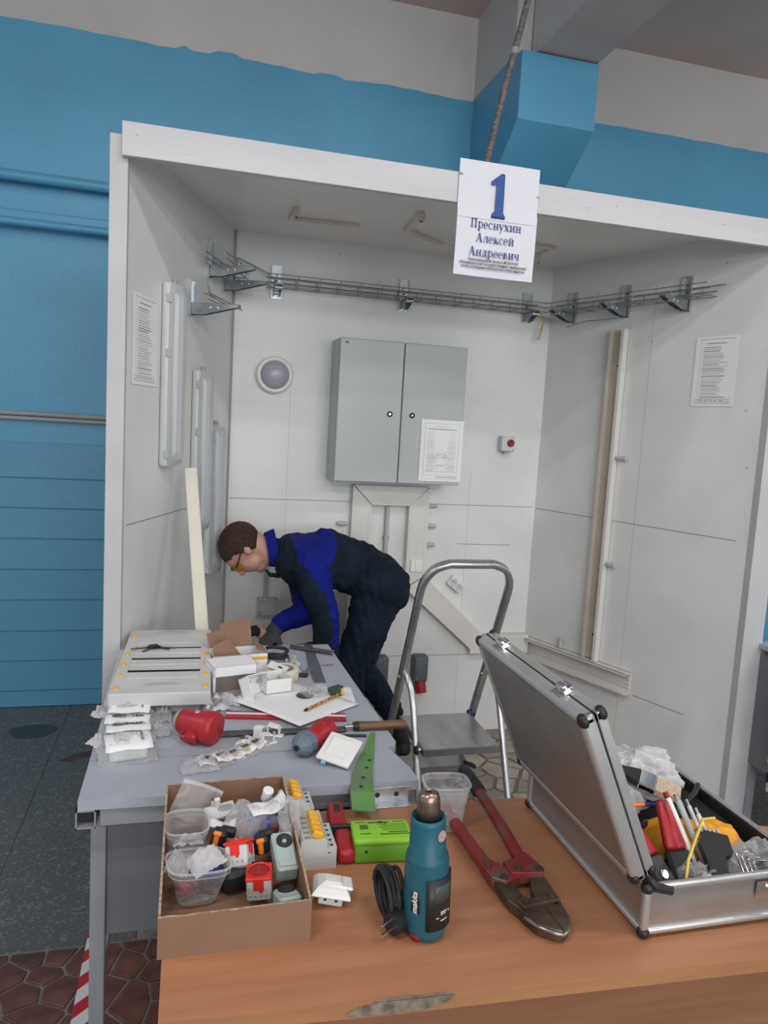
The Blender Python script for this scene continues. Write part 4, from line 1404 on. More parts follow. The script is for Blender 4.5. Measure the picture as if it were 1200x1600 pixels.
# black scraper, hex keys, bags of screws, dark tools
t = thing('wire_stripper', 'dark grey wire stripper with toothed edge in the front of the case', 'tool', cs(.195, .075, .085), rot=(25, 0, -18))
G(BLACK).prism([(-.02, -.07), (.008, -.072), (.016, -.01), (.034, .0), (.034, .036), (-.008, .044), (-.024, .02), (-.020, -.02)], -.008, .008).obj('body', t)
for k in range(5):
    G(GPLA).box((-.012 + k * .008, .046, 0), (.004, .008, .010)).obj('tooth', t)
G(REDD).box((-.004, -.075, 0), (.024, .010, .014), bev=.002).obj('end_cap', t)
t = thing('hex_key_set', 'fan of small steel hex keys at the right front of the case', 'tool', cs(.222, .03, .075), rot=(35, 0, -5))
for k in range(4):
    g = G(CHROME).tube([(k * .009, -.025, 0), (k * .009, .030 - k * .006, .002), (k * .009 + .006, .034 - k * .006, .002), (k * .009 + .026, .034 - k * .006, .003)], .0022, 6)
    g.obj('hex_key', t)
def screwbag(loc, w_, d_, h_, seed, label, fill, n=26, rot=(0, 0, 0), name='screw_bag', f=None):
    t = thing(name, label, 'bag', loc, rot=rot)
    g = G(f or BAG)
    g.pillow(w_, d_, h_, seed=seed, crump=.45)
    g.obj('film', t)
    rnd = random.Random(seed)
    g = G(fill[0])
    for k in range(n):
        p = Vector((rnd.uniform(-.32, .32) * w_, rnd.uniform(-.3, .3) * d_, rnd.uniform(.10, .5) * h_))
        d = Vector((rnd.uniform(-1, 1), rnd.uniform(-1, 1), rnd.uniform(-.4, .4))).normalized() * rnd.uniform(.006, .011)
        g.cyl(p - d, p + d, rnd.uniform(.0015, .003), n=6, m=rnd.choice(fill))
    o = g.obj('contents', t)
    o['kind'] = 'stuff'
    return t
screwbag(cs(.298, .075, .055), .095, .085, .045, 4, 'clear bag of black screws at the right end of the case', [BLACK, RUBBER, GPLA2], 34, (10, 0, 20))
screwbag(cs(.252, .085, .055), .07, .07, .035, 6, 'grey clear plastic bag beside the bag of black screws', [GPLA2, GALV], 10, (5, 0, -10))
screwbag(cs(.150, .055, .045), .085, .06, .035, 8, 'clear bag of small metal parts under the yellow wire', [GALV, CHROME], 20)
g = G(WPAPER)
g.box((0, 0, 0), (.034, .030, .001), rot=(0, 0, 0))
tag(g.obj('paper_label', None, cs(.142, .018, .068), (18, 0, 10)), 'small white printed label at the front inside of the case', 'label')
for i, (x, y, l_, r_, rz_) in enumerate(((.05, .15, .09, .008, 20), (.075, .16, .08, .007, -15), (.25, .05, .10, .008, 10), (.03, .04, .06, .012, 70))):
    o = tag(G(BLACK).cyl((-l_ / 2, 0, 0), (l_ / 2, 0, 0), r_, r_ * .7, n=10).obj('black_tool', None, cs(x, y, .035 + .008 * i), (0, -10, rz_)),
            ('black tool handle lying under the tray edge in the case', 'slim black tool handle next to the crimping pliers', 'black tool handle under the hex keys', 'thick black tool handle in the near left corner of the case')[i], 'tool')
o = tag(G(REDD).box((0, 0, 0), (.05, .012, .006), bev=.002).obj('red_strip', None, cs(.30, .018, .082), (0, 0, 2)), 'thin red strip sticking up at the right front of the case', 'strip')

# ================================================================== BOLT CUTTERS
t = thing('bolt_cutters', 'worn red bolt cutters with rusty jaws lying on the desk left of the aluminium case', 'bolt cutters', (.620, 1.185, KZ))
def arm_(x0, y0, x1, y1, z0, z1, grip, nm='handle'):
    g = G(REDW)
    n = 8
    pts, rs = [], []
    for i in range(n + 1):
        s = i / n
        bow = math.sin(s * math.pi) * .006 * (1 if x1 > x0 else -1)
        pts.append((x0 + (x1 - x0) * s + bow, y0 + (y1 - y0) * s, z0 + (z1 - z0) * s))
        rs.append(.0135 - .0015 * s)
    g.tube(pts, rs, 12)
    h = g.obj(nm, t)
    if grip:
        d = (Vector(pts[-1]) - Vector(pts[-2])).normalized()
        e0 = Vector(pts[-1])
        G(RUBBER).tube([e0 - d * .09, e0 - d * .085, e0 - d * .02, e0 + d * .012, e0 + d * .017], [.0145, .0165, .0165, .0145, .008], 14).obj('grip', h)
    return h
arm_(.030, .045, .042, .40, .020, .040, True)
arm_(-.042, .045, -.050, .365, .020, .028, True)
def cplate(poly, z0, z1, m, nm, bolts=()):
    g = G(m)
    n = len(poly)
    cx = sum(p[0] for p in poly) / n; cy = sum(p[1] for p in poly) / n
    ins = [(x + (cx - x) * .05, y + (cy - y) * .05) for x, y in poly]
    vs = [(x, y, z0) for x, y in poly] + [(x, y, z1 - .0015) for x, y in poly] + [(x, y, z1) for x, y in ins]
    fs = [tuple(range(n))[::-1]] + [(i, (i + 1) % n, n + (i + 1) % n, n + i) for i in range(n)] + [(n + i, n + (i + 1) % n, 2 * n + (i + 1) % n, 2 * n + i) for i in range(n)] + [tuple(range(2 * n, 3 * n))]
    g.add(vs, fs)
    o = g.obj(nm, t)
    for x, y in bolts:
        G(RUST).cyl((x, y, z1 - .001), (x, y, z1 + .004), .0075, n=6).obj('bolt', o)
    return o
cplate([(-.056, .06), (-.030, .065), (-.012, .035), (.002, .034), (.005, .008), (-.030, -.008), (-.052, .010)], .010, .030, REDW, 'hinge_block', [(-.045, .048), (-.030, .004)])
cplate([(.045, .075), (.012, .055), (-.012, .050), (-.012, .012), (.012, .006), (.050, .002), (.058, .015)], .012, .034, REDW, 'hinge_block', [(.006, .022), (.046, .012)])
cplate([(-.048, .012), (-.020, .008), (-.014, -.030), (-.010, -.060), (-.030, -.085), (-.046, -.05)], .006, .024, RUST, 'jaw_arm')
cplate([(.052, .010), (.026, .010), (.010, -.030), (.010, -.060), (.040, -.080), (.052, -.045)], .006, .024, RUST, 'jaw_arm')
cplate([(-.034, -.062), (.046, -.055), (.048, -.070), (-.030, -.080)], .022, .030, RUST, 'cross_plate', [(-.020, -.066), (.034, -.060)])
cplate([(-.036, -.078), (.012, -.072), (.014, -.145), (.002, -.140), (-.022, -.120)], .004, .024, RUST, 'jaw')
cplate([(.048, -.070), (.013, -.072), (.015, -.145), (.028, -.136), (.044, -.105)], .004, .024, RUST, 'jaw')
G(RUSTL).tube([(-.034, -.095, .020), (-.022, -.122, .020), (.0, -.142, .019), (.014, -.147, .018), (.028, -.138, .019), (.044, -.108, .020)], .0035, 6).obj('ground_edge', t)

# ================================================================== HEAT GUN
t = thing('heat_gun', 'teal heat gun standing upright on its end on the wooden desk', 'heat gun', (.412, 1.112, KZ), rot=(0, -2.4, 4))
prof = [(.0, 0), (.027, 0), (.033, .006), (.0365, .02), (.038, .05), (.0385, .10), (.037, .140), (.0355, .146), (.0315, .150), (.0300, .205), (.0290, .2125), (.0265, .213), (.0262, .196), (0, .196)]
G(TEAL).lathe(prof, 40).obj('body', t)
G(NOZZ).lathe([(.020, .194), (.0198, .232), (.0192, .236), (.0192, .243), (.0165, .252), (.0095, .256), (.0075, .2565), (.0068, .252), (.0068, .240), (0, .240)], 32).obj('nozzle', t)
def curved_plate(g, a0, a1, z0, z1, r0, r1, m, n=10, rim=0.0):
    """patch wrapped round the tool body (angles in degrees from -Y towards +X)"""
    vs, fs = [], []
    for i in range(n + 1):
        a = R(a0 + (a1 - a0) * i / n)
        for z in (z0, z1):
            for r in (r0, r1):
                vs.append((math.sin(a) * r, -math.cos(a) * r, z))
    for i in range(n):
        b = i * 4
        fs += [(b + 1, b + 5, b + 7, b + 3), (b, b + 2, b + 6, b + 4), (b + 2, b + 3, b + 7, b + 6), (b, b + 4, b + 5, b + 1)]
    fs += [(0, 1, 3, 2), (n * 4, n * 4 + 2, n * 4 + 3, n * 4 + 1)]
    g.add(vs, fs, m, True)
    return g
g = G(BLACK)
curved_plate(g, -22, 78, .028, .118, .036, .0412, BLACK)
pn = g.obj('control_panel', t)
curved_plate(G(LCD), -2, 48, .078, .108, .041, .0418, LCD).obj('display', pn)
curved_plate(G(LPLA), 14, 34, .0585, .0610, .041, .0419, LPLA, 6).obj('button_mark', pn)
curved_plate(G(LPLA), 14, 30, .0555, .0570, .041, .0419, LPLA, 6).obj('button_mark', pn)
curved_plate(G(LPLA), 2, 9, .0505, .0520, .041, .0419, LPLA, 4).obj('button_mark', pn)
curved_plate(G(LPLA), 40, 45, .0550, .0575, .041, .0419, LPLA, 4).obj('button_mark', pn)
curved_plate(G(LPLA), 14, 34, .0445, .0465, .041, .0419, LPLA, 6).obj('button_mark', pn)
curved_plate(G(BLACK), -62, -38, .058, .094, .0375, .0392, BLACK).obj('badge', t)
o = textmesh('makita', .0145, WPLA, 'badge_lettering', t, (-.0322, -.0245, .076), (90, -80, 0), bold=.0003, shear=.25)
o.matrix_basis = Matrix.Translation((-.0308, -.0246, .076)) @ Matrix.Rotation(R(-51), 4, 'Z') @ Matrix.Rotation(R(90), 4, 'X') @ Matrix.Rotation(R(90), 4, 'Z')
curved_plate(G(REDD), -70, -40, .004, .012, .034, .0352, REDD).obj('red_base_strip', t)
Mw = Matrix.Rotation(R(26), 4, 'Z') @ Matrix.Translation((0, -.0306, .188)) @ Matrix.Rotation(R(90), 4, 'X')
g = G(mat('warning_ring_pink', (.60, .25, .27), .5)).lathe([(.0078, 0), (.0098, 0), (.0098, .0015), (.0078, .0015), (.0078, 0)], 24, T=Mw)
g.cyl((0, 0, 0), (0, 0, .0010), .008, n=24, m=mat('warning_field', (.42, .42, .42), .5), T=Mw)
g.box((0, 0, .0013), (.0016, .0165, .0008), mat('warning_ring_pink', (.60, .25, .27)), rot=(0, 0, 45), T=Mw)
g.obj('warning_symbol', t)
# cable and plug belong to the tool
pts = []
for k in range(6 * 20):
    a = 2 * math.pi * k / 20
    tt = k / 120
    pts.append((-.052 + .010 * math.sin(a * .31) + .030 * tt - .01, .056 + .040 * math.cos(a) + .006 * math.sin(a * .7), .046 + .040 * math.sin(a) + .002 * math.cos(a * .4)))
G(RUBBER).tube(pts, .0042, 7).obj('coiled_cable', t)
g = G(BLACK)
g.cyl((-.040, .012, .024), (-.062, .000, .026), .020, .0185, n=18)
g.cyl((-.030, .030, .020), (-.048, .020, .024), .008, .012, n=14)
g.tube([(-.030, .030, .020), (-.02, .04, .018), (-.03, .055, .02)], .0045, 7)
pg = g.obj('plug', t)
for s in (-1, 1):
    G(CHROME).cyl((-.062, .0, .026 + .009 * s), (-.084, -.012, .027 + .009 * s), .0024, n=8).obj('pin', pg)

# ================================================================== GREEN BOX, RED CUTTER, CONTAINER, SPARE SWITCH, BLADE
t = thing('green_box', 'bright green plastic box with black print standing behind the heat gun', 'box', (.393, 1.352, KZ), -5)
G(LIMED).box((0, 0, .020), (.116, .072, .040), bev=.006, seg=2).obj('base', t)
G(LIME).box((0, 0, .0445), (.120, .076, .015), bev=.006, seg=2).obj('lid', t)
g = G(mat('dark_green_print', (.03, .07, .015), .6))
rnd = random.Random(3)
def prl(x0, x1, y, th=.0011):
    g.bb(x0, x1, y - th / 2, y + th / 2, .0520, .0523)
prl(-.052, -.030, .026, .002); prl(-.026, .018, .024, .004); prl(.026, .050, .026, .002)
g.box((.0, .0245, .0522), (.010, .008, .0004)); g.tube([(-.002, .029, .0522), (.012, .018, .0522)], .0006, 4)
for k in range(8):
    prl(-.044, -.027, .016 - k * .0022, .0011)
prl(-.046, -.024, -.016, .0026)
for k in range(5):
    prl(-.012 + rnd.uniform(0, .02), .052, .016 - k * .0052, .0012)
prl(.012, .052, -.012, .003); prl(-.006, .054, -.019, .003)
g.obj('printing', t)
G(BLACK).cyl((-.035, -.0355, .026), (-.035, -.0375, .026), .0028, n=8).obj('screw', t)

t = thing('folding_cutter', 'red plastic tool in two rounded halves with a black clip, left of green box', 'tool', (.312, 1.395, KZ), -6)
G(REDD).box((.004, .070, .016), (.034, .100, .030), bev=.006, seg=2).obj('rear_body', t)
G(BLACK).box((.006, .090, .0315), (.014, .030, .003), bev=.001).obj('button', t)
G(REDP).box((.012, -.030, .016), (.036, .088, .030), bev=.010, seg=3).obj('front_body', t)
g = G(BLACK)
g.box((.012, .016, .020), (.060, .010, .030), bev=.002)
g.box((.038, -.004, .014), (.008, .046, .020), bev=.002)
g.obj('clip', t)

def container(name, loc, rz, w0, d0, w1, d1, h, label, m=CLEAR, rib=True, tilt=(0, 0)):
    t = thing(name, label, 'container', loc, rot=(tilt[0], tilt[1], rz))
    def ring(w_, d_, z, n=28, p=4.0):
        out = []
        for i in range(n):
            a = 2 * math.pi * i / n
            c, s = math.cos(a), math.sin(a)
            k = (abs(c) ** p + abs(s) ** p) ** (-1 / p)
            out.append((c * k * w_ / 2, s * k * d_ / 2, z))
        return out
    n = 28
    levels = [(w1 * .9, d1 * .9, .001), (w1, d1, .006)]
    for s in (.3, .55, .56, .85, 1):
        levels.append((w1 + (w0 - w1) * s + (.002 if s > .55 else 0), d1 + (d0 - d1) * s + (.002 if s > .55 else 0), .006 + (h - .006) * s))
    vs = []
    for a, b, z in levels:
        vs += ring(a, b, z)
    fs = [tuple(range(n))[::-1]]
    for k in range(len(levels) - 1):
        fs += [(k * n + i, k * n + (i + 1) % n, (k + 1) * n + (i + 1) % n, (k + 1) * n + i) for i in range(n)]
    g = G(m)
    g.add(vs, fs, m, True)
    g.obj('tub', t)
    g = G(CLEARF)
    g.tube(ring(w0 + .006, d0 + .006, h), .0022, 6, closed=True)
    g.tube(ring(w0 + .003, d0 + .003, h - .010), .0010, 5, closed=True)
    g.obj('rim', t)
    return t
t = container('clear_container', (.553, 1.425, KZ), -6, .094, .070, .074, .052, .105, 'tall clear plastic tub of screws behind the heat gun', CLEARF)
g = G(GALV)
rnd = random.Random(11)
for k in range(46):
    p = Vector((rnd.uniform(-.028, .028), rnd.uniform(-.018, .018), rnd.uniform(.006, .034)))
    d = Vector((rnd.uniform(-1, 1), rnd.uniform(-1, 1), rnd.uniform(-.7, .7))).normalized() * .008
    g.cyl(p - d, p + d, .0016, .003, n=6, m=rnd.choice([GALV, CHROME, GPLA2]))
o = g.obj('screws', t); o['kind'] = 'stuff'

t = thing('wall_switch', 'white spare wall switch with bare mechanism resting on the desk beside the carton', 'switch', (.268, 1.225, KZ + .022), rot=(-8, 10, -10))
g = G(WPLA)
g.lathe([(.0, .019), (.020, .018), (.040, .010), (.050, .002), (.052, -.002), (.050, -.004), (0, -.003)], 4, T=Matrix.Rotation(R(45), 4, 'Z') @ Matrix.Diagonal((1, .92, 1, 1)), smooth=False)
g.box((.012, 0, .012), (.050, .046, .006), bev=.003)
g.obj('cover', t)
g = G(LPLA)
g.box((0, -.004, -.012), (.044, .038, .018), bev=.002)
m_ = g.obj('mechanism', t)
for x in (-.010, .010):
    G(BLACK).cyl((x, -.0232, -.011), (x, -.0238, -.011), .0028, n=8).obj('terminal', m_)
for s in (-1, 1):
    G(CHROME).tube([(s * .022, -.004, -.010), (s * .030, -.008, -.016), (s * .030, -.012, -.020)], .0022, 6).obj('claw', t)

t = thing('perforated_blade', 'tapered worn green metal blade with holes pointing over the grey table', 'tool', (0, 0, 0))
g = G(GRNP)
cn = [((.362, 1.485), (.412, 1.470), .768), ((.364, 1.520), (.416, 1.508), .792), ((.385, 1.60), (.430, 1.585), .797), ((.432, 1.70), (.460, 1.692), .796), ((.482, 1.82), (.494, 1.818), .795)]
vs = []
for a, b, z in cn:
    vs += [(*a, z), (*b, z), (*b, z - .0025), (*a, z - .0025)]
fs = [(0, 3, 2, 1), (16, 17, 18, 19)]
for k in range(4):
    for i in range(4):
        fs.append((k * 4 + i, k * 4 + (i + 1) % 4, (k + 1) * 4 + (i + 1) % 4, (k + 1) * 4 + i))
g.add(vs, fs)
g.obj('blade', t)
for x, y, z in ((.392, 1.535, .7945), (.405, 1.572, .7965), (.424, 1.618, .7972), (.44, 1.655, .7972)):
    G(CABINSIDE).cyl((x, y, z - .0002), (x, y, z + .0006), .0042, n=12).obj('hole', t)

# ================================================================== CIRCUIT BREAKERS in a row on the desk
def breaker(i, toggle=True):
    labs = ['front breaker of the row, showing its full grey side', 'second breaker from the front of the row', 'third breaker from the front of the row', 'fourth breaker from the front of the row', 'fifth breaker from the front, last with a yellow lever in that group',
            'white breaker without a lever just behind the front yellow group', 'second white breaker without a lever behind the front group', 'white breaker without a lever before the rear yellow group', 'first breaker of the rear group with yellow levers', 'second breaker of the rear group with yellow levers', 'last but one breaker at the back of the row', 'rearmost breaker of the row beside the carton corner']
    dx = -.012 * (i > 4) - .010 * (i > 7)
    t = thing('circuit_breaker', labs[i], 'circuit breaker', (.250 + dx, 1.326 + i * .0178, KZ + (0.006 if i > 7 else 0)), group='row of modular circuit breakers')
    g = G(LPLA)
    prof_ = [(-.045, 0), (.045, 0), (.045, .043), (.026, .043), (.026, .058), (.022, .062), (-.022, .062), (-.026, .058), (-.026, .043), (-.045, .043)]
    TXZ = Matrix(((1, 0, 0, 0), (0, 0, 1, 0), (0, 1, 0, 0), (0, 0, 0, 1)))
    g.prism(prof_, -.0085, .0085, LPLA, TXZ)
    g.obj('body', t)
    g = G(BLACK)
    g.cyl((.036, 0, .043), (.036, 0, .0435), .0032, n=8)
    g.cyl((-.036, 0, .043), (-.036, 0, .0435), .0032, n=8)
    g.obj('terminal_holes', t)
    if toggle:
        g = G(YEL)
        g.box((.008, 0, .068), (.022, .0170, .016), bev=.004, rot=(0, 22, 0))
        g.obj('lever', t)
    G(mat('breaker_print', (.30, .30, .26), .7)).box((-.012, 0, .0623), (.012, .009, .0004)).obj('printing', t)
    if i == 0:
        g = G(CABINSIDE)
        g.box((-.036, -.0087, .033), (.010, .0006, .002)); g.box((.030, -.0087, .033), (.005, .0006, .002))
        g.box((-.034, -.0087, .046), (.005, .0006, .002))
        g.obj('side_slots', t)
    return t
for i in range(12):
    breaker(i, i < 5 or i > 7)
g = G(BAG)
g.T = Matrix.Rotation(R(-14), 4, 'Z')
g.pillow(.040, .11, .040, seed=21, crump=.6)
tag(g.obj('clear_bag', None, (.214, 1.375, KZ + .066), (8, -30, 0)), 'torn clear plastic bag draped over the left side of the breaker row', 'bag')

# ================================================================== CARDBOARD CARTON with small parts
BX0, BX1, BY0, BY1 = -.030, .214, 1.122, 1.518
t = thing('cardboard_carton', 'open brown cardboard carton full of small electrical parts at the desk corner', 'carton', (BX0, BY0, KZ))
bw, bd = BX1 - BX0, BY1 - BY0
def wavy(p0, p1, h0, h1, m, nm, th=.004, seed=0):
    """upright card panel with a roughly cut top edge"""
    g = G(m)
    p0, p1 = Vector(p0), Vector(p1)
    d = (p1 - p0).normalized()
    nrm = Vector((-d.y, d.x, 0)) * th
    n = 26
    vs = []
    for i in range(n + 1):
        s = i / n
        z = h0 + (h1 - h0) * s + .0022 * noise.noise(Vector((s * 9, seed, 0))) + .001 * noise.noise(Vector((s * 31, seed, 0)))
        a = p0 + (p1 - p0) * s
        vs += [a, a + Vector((0, 0, z)), a + nrm + Vector((0, 0, z)), a + nrm]
    for i in range(n):
        b = i * 4
        g.add([], []) if False else None
    fo = [(i * 4, i * 4 + 4, i * 4 + 5, i * 4 + 1) for i in range(n)]
    ft = [(i * 4 + 1, i * 4 + 5, i * 4 + 6, i * 4 + 2) for i in range(n)]
    fi = [(i * 4 + 2, i * 4 + 6, i * 4 + 7, i * 4 + 3) for i in range(n)]
    g.add(vs, fo, CARD)
    g.add(vs, ft, CARDED)
    g.add(vs, fi, CARDIN)
    g.add(vs, [(0, 1, 2, 3), (n * 4, n * 4 + 3, n * 4 + 2, n * 4 + 1)], CARDED)
    return g.obj(nm, t)
wavy((0, 0, 0), (bw, 0, 0), .070, .074, CARD, 'front_wall', seed=1)
wavy((bw, .0045, 0), (bw, bd - .0045, 0), .074, .096, CARD, 'side_wall', seed=2)
wavy((bw, bd, 0), (0, bd, 0), .096, .092, CARD, 'back_wall', seed=3)
wavy((0, bd - .0045, 0), (0, .0045, 0), .092, .070, CARD, 'side_wall', seed=4)
G(CARDIN).bb(.003, bw - .003, .003, bd - .003, .001, .004).obj('bottom', t)
BZ = KZ + .005
# square clear tub, round clear tub with parts
container('clear_container', (.013, 1.388, BZ + .004), 0, .076, .085, .066, .072, .070, 'square clear plastic tub at the back left of the carton', CLEARF)
t = container('clear_container', (.030, 1.262, BZ), 8, .104, .092, .070, .064, .066, 'round clear plastic tub with blue and red parts in the carton', CLEAR, tilt=(-6, 4))
for (c, r_, m_, s) in (((-.012, -.010, .022), (.05, .03, .016), REDP, 1), ((.018, .006, .040), (.06, .035, .02), BLUEP, 2), ((.02, -.006, .022), (.05, .04, .02), BLACK, 3), ((-.018, .016, .045), (.04, .04, .018), GALV, 4)):
    g = G(m_)
    rnd = random.Random(s)
    for k in range(12):
        p = Vector((c[0] + rnd.uniform(-.5, .5) * r_[0] * .8, c[1] + rnd.uniform(-.5, .5) * r_[1] * .8, c[2] + rnd.uniform(-.5, .5) * r_[2]))
        d = Vector((rnd.uniform(-1, 1), rnd.uniform(-1, 1), rnd.uniform(-.5, .5))).normalized() * rnd.uniform(.006, .012)
        g.cyl(p - d, p + d, rnd.uniform(.002, .0045), n=7)
    o = g.obj('small_parts', t); o['kind'] = 'stuff'
g = G(BAGW); g.pillow(.062, .05, .022, seed=31, crump=.6)
tag(g.obj('plastic_bag', None, (.045, 1.272, BZ + .060), (10, -10, 25)), 'white crumpled plastic bag lying in the round tub of parts', 'bag')
g = G(BAG); g.pillow(.045, .05, .026, seed=33, crump=.9)
tag(g.obj('plastic_bag', None, (-.002, 1.270, BZ + .054), (0, 10, -15)), 'glossy clear bag of small red parts in the left of the round tub', 'bag')
g = G(BAGW); g.pillow(.055, .016, .016, seed=35, crump=.9)
tag(g.obj('plastic_bag', None, (.016, 1.352, BZ + .050), (0, 0, 4)), 'strip of crumpled white film between the two clear tubs', 'bag')
# zip bag standing in the corner
t = thing('zip_bag', 'empty clear zip bag sticking up at the back left corner of the carton', 'bag', (.030, 1.462, KZ + .078), rot=(78, 24, -4))
g = G(BAG)
g.sheet(12, 12, lambda u, v: ((u - .5) * .085, (v - .5) * .075, .008 * math.sin(u * 4 + v * 2) + .004 * noise.noise(Vector((u * 6, v * 6, 1)))))
g.sheet(12, 12, lambda u, v: ((.5 - u) * .085, (v - .5) * .075, -.004 + .006 * math.sin((1 - u) * 4 + v * 3)))
g.obj('film', t)
g = G(BAGW)
g.sheet(12, 2, lambda u, v: ((u - .5) * .086, .031 + v * .007, .011 * math.sin(u * 4 + 1.9) + .002))
g.obj('zip_strip', t)
# red and white sockets
def red_socket(loc, rot, label):
    t = thing('red_socket', label, 'socket', loc, rot=rot)
    g = G(REDB)
    g.box((0, 0, .021), (.045, .045, .006), bev=.002)
    g.lathe([(.0205, .024), (.0215, .026), (.0195, .026), (.018, .012), (0, .012)], 28, m=REDB)
    g.obj('face', t)
    g = G(REDD)
    g.lathe([(0, .0245), (.0185, .0245), (.019, .0242)], 28)
    g.obj('recess', t)
    for s in (-1, 1):
        G(CHROME).cyl((0, s * .012, .022), (0, s * .012, .029), .0022, n=8).obj('earth_pin', t)
    g = G(LPLA)
    g.box((0, 0, -.002), (.043, .043, .040), bev=.004)
    g.obj('housing', t)
    g = G(REDB)
    for a in range(4):
        M = Matrix.Rotation(R(90 * a), 4, 'Z')
        g.box((0, -.0222, .010), (.018, .001, .018), T=M)
        g.box((.004, -.0224, .001), (.006, .001, .008), T=M)
    g.obj('red_tab', t)
    g = G(GPLA2)
    for a in range(4):
        M = Matrix.Rotation(R(90 * a), 4, 'Z')
        for x in (-.014, -.006, .004, .013):
            g.box((x, -.0222, -.010), (.003, .0012, .004), T=M)
    g.obj('slots', t)
    return t
red_socket((.108, 1.300, BZ + .052), (-24, -16, -22), 'red and white modular socket lying on its side, back one of two in carton')
red_socket((.139, 1.236, BZ + .034), (4, -4, -8), 'bright red modular socket facing up, front one of two in carton')
# grey-green surface sockets with rubber rings
def rg_box(loc, rot, L, label):
    t = thing('surface_box', label, 'junction box', loc, rot=rot)
    g = G(GRNG)
    g.box((0, 0, 0), (.040, L, .034), bev=.004)
    g.obj('body', t)
    g = G(GPLA)
    g.box((0, -L / 2 + .010, .0165), (.030, .010, .006))
    g.obj('recess', t)
    G(RUBBER).lathe([(.004, .0165), (.0150, .0165), (.0150, .020), (.012, .0225), (.006, .0185), (.004, .0165)], 24, T=Matrix.Translation((0.002, L * .22, 0))).obj('rubber_ring', t)
    return t
rg_box((.188, 1.285, BZ + .050), (18, 0, 4), .085, 'grey-green surface box with black rubber ring, rear one inside the carton')
rg_box((.184, 1.190, BZ + .022), (-16, 0, 8), .055, 'grey-green surface box with black rubber ring, front one inside the carton')
# blue bundle with paper label, white round cap, black holders, metal parts
t = thing('wire_bundle', 'bag of blue terminals with a folded white paper label in the carton', 'bag', (.165, 1.410, BZ + .060), rot=(8, -6, 14))
g = G(BLUEP); rnd = random.Random(5)
for k in range(22):
    p = Vector((rnd.uniform(-.035, .035), rnd.uniform(-.024, .020), rnd.uniform(-.02, .012)))
    d = Vector((rnd.uniform(-1, 1), rnd.uniform(-1, 1), rnd.uniform(-.5, .5))).normalized() * .012
    g.cyl(p - d, p + d, .0045, n=7)
o = g.obj('terminals', t); o['kind'] = 'stuff'
g = G(WPAPER)
g.sheet(10, 6, lambda u, v: ((u - .42) * .074, (v - .5) * .040, .020 + .010 * (u - .4) ** 2 * 4 + .004 * math.sin(u * 7)), thick=.0008)
lb = g.obj('paper_label', t)
g = G(BAG); g.pillow(.085, .062, .045, seed=44, crump=.5)
g.T = Matrix.Identity(4)
g.obj('film', t).location = (0, 0, -.018)
o = tag(G(WPLA).cyl((0, 0, -.012), (0, 0, .012), .011, n=20).obj('round_stopper', None, (.172, 1.452, BZ + .085), (20, 10, 0)), 'small round white cap behind the paper label in the carton', 'cap')
def holder(loc, rot, label):
    t = thing('fuse_holder', label, 'electrical part', loc, rot=rot)
    g = G(BLACK)
    g.box((0, 0, 0), (.030, .028, .034), bev=.006)
    g.box((.014, .012, .008), (.030, .018, .018), bev=.004)
    g.obj('body', t)
    g = G(ORANGE)
    g.box((-.004, -.017, .004), (.010, .008, .030), bev=.003)
    g.box((-.004, -.019, .018), (.015, .008, .008), bev=.002)
    g.obj('lever', t)
    return t
holder((.072, 1.352, BZ + .058), (0, 12, -10), 'black terminal holder with an orange lever beside the square tub')
holder((.150, 1.328, BZ + .052), (0, -8, 6), 'black terminal holder with an orange lever in the middle of the carton')
G(CABINSIDE)
o = tag(G(BLACK).box((0, 0, 0), (.07, .05, .04), bev=.008).obj('black_block', None, (.105, 1.285, BZ + .022), (0, 0, 20)), 'black block at the bottom of the carton between the tubs and sockets', 'electrical part')
t = thing('din_plate', 'pale metal plate with an oval slot near the back of the carton', 'plate', (.078, 1.440, BZ + .062), rot=(20, -6, 12))
G(LPLA).box((0, 0, 0), (.060, .034, .010), bev=.002).obj('plate', t)
G(GPLA2).ell((.010, .002, .005), (.016, .008, .002), n=16).obj('slot', t)
G(CHROME).cyl((-.012, .016, .006), (-.012, .016, .022), .004, n=10).obj('stud', t)
G(PVCC).box((-.004, .012, .014), (.012, .008, .024), bev=.002).obj('clip', t)
g = G(BAG); g.pillow(.070, .085, .040, seed=51, crump=.5)
tag(g.obj('clear_bag', None, (.118, 1.400, BZ + .052), (22, 8, -35)), 'clear plastic bag standing in the middle of the carton', 'bag')
o = tag(G(WPAPER).sheet(6, 4, lambda u, v: ((u - .5) * .052, (v - .5) * .024, .006 * math.cos(u * 6)), thick=.0008).obj('paper_slip', None, (.080, 1.392, BZ + .062), (12, 0, -12)), 'folded white instruction slip beside the square tub', 'paper')
t = thing('cable_gland', 'grey cable gland body lying against the right wall of the carton', 'electrical part', (.180, 1.355, BZ + .030), rot=(0, 70, 30))
G(GPLA).lathe([(.008, -.02), (.013, -.02), (.013, -.004), (.016, -.003), (.016, .006), (.012, .008), (.009, .020), (.006, .020)], 18).obj('body', t)
o = tag(G(REDD).box((0, 0, 0), (.05, .02, .02), bev=.004).obj('red_part', None, (.172, 1.385, BZ + .038), (10, -12, 40)), 'dark red plastic piece under the blue terminals in the carton', 'electrical part')

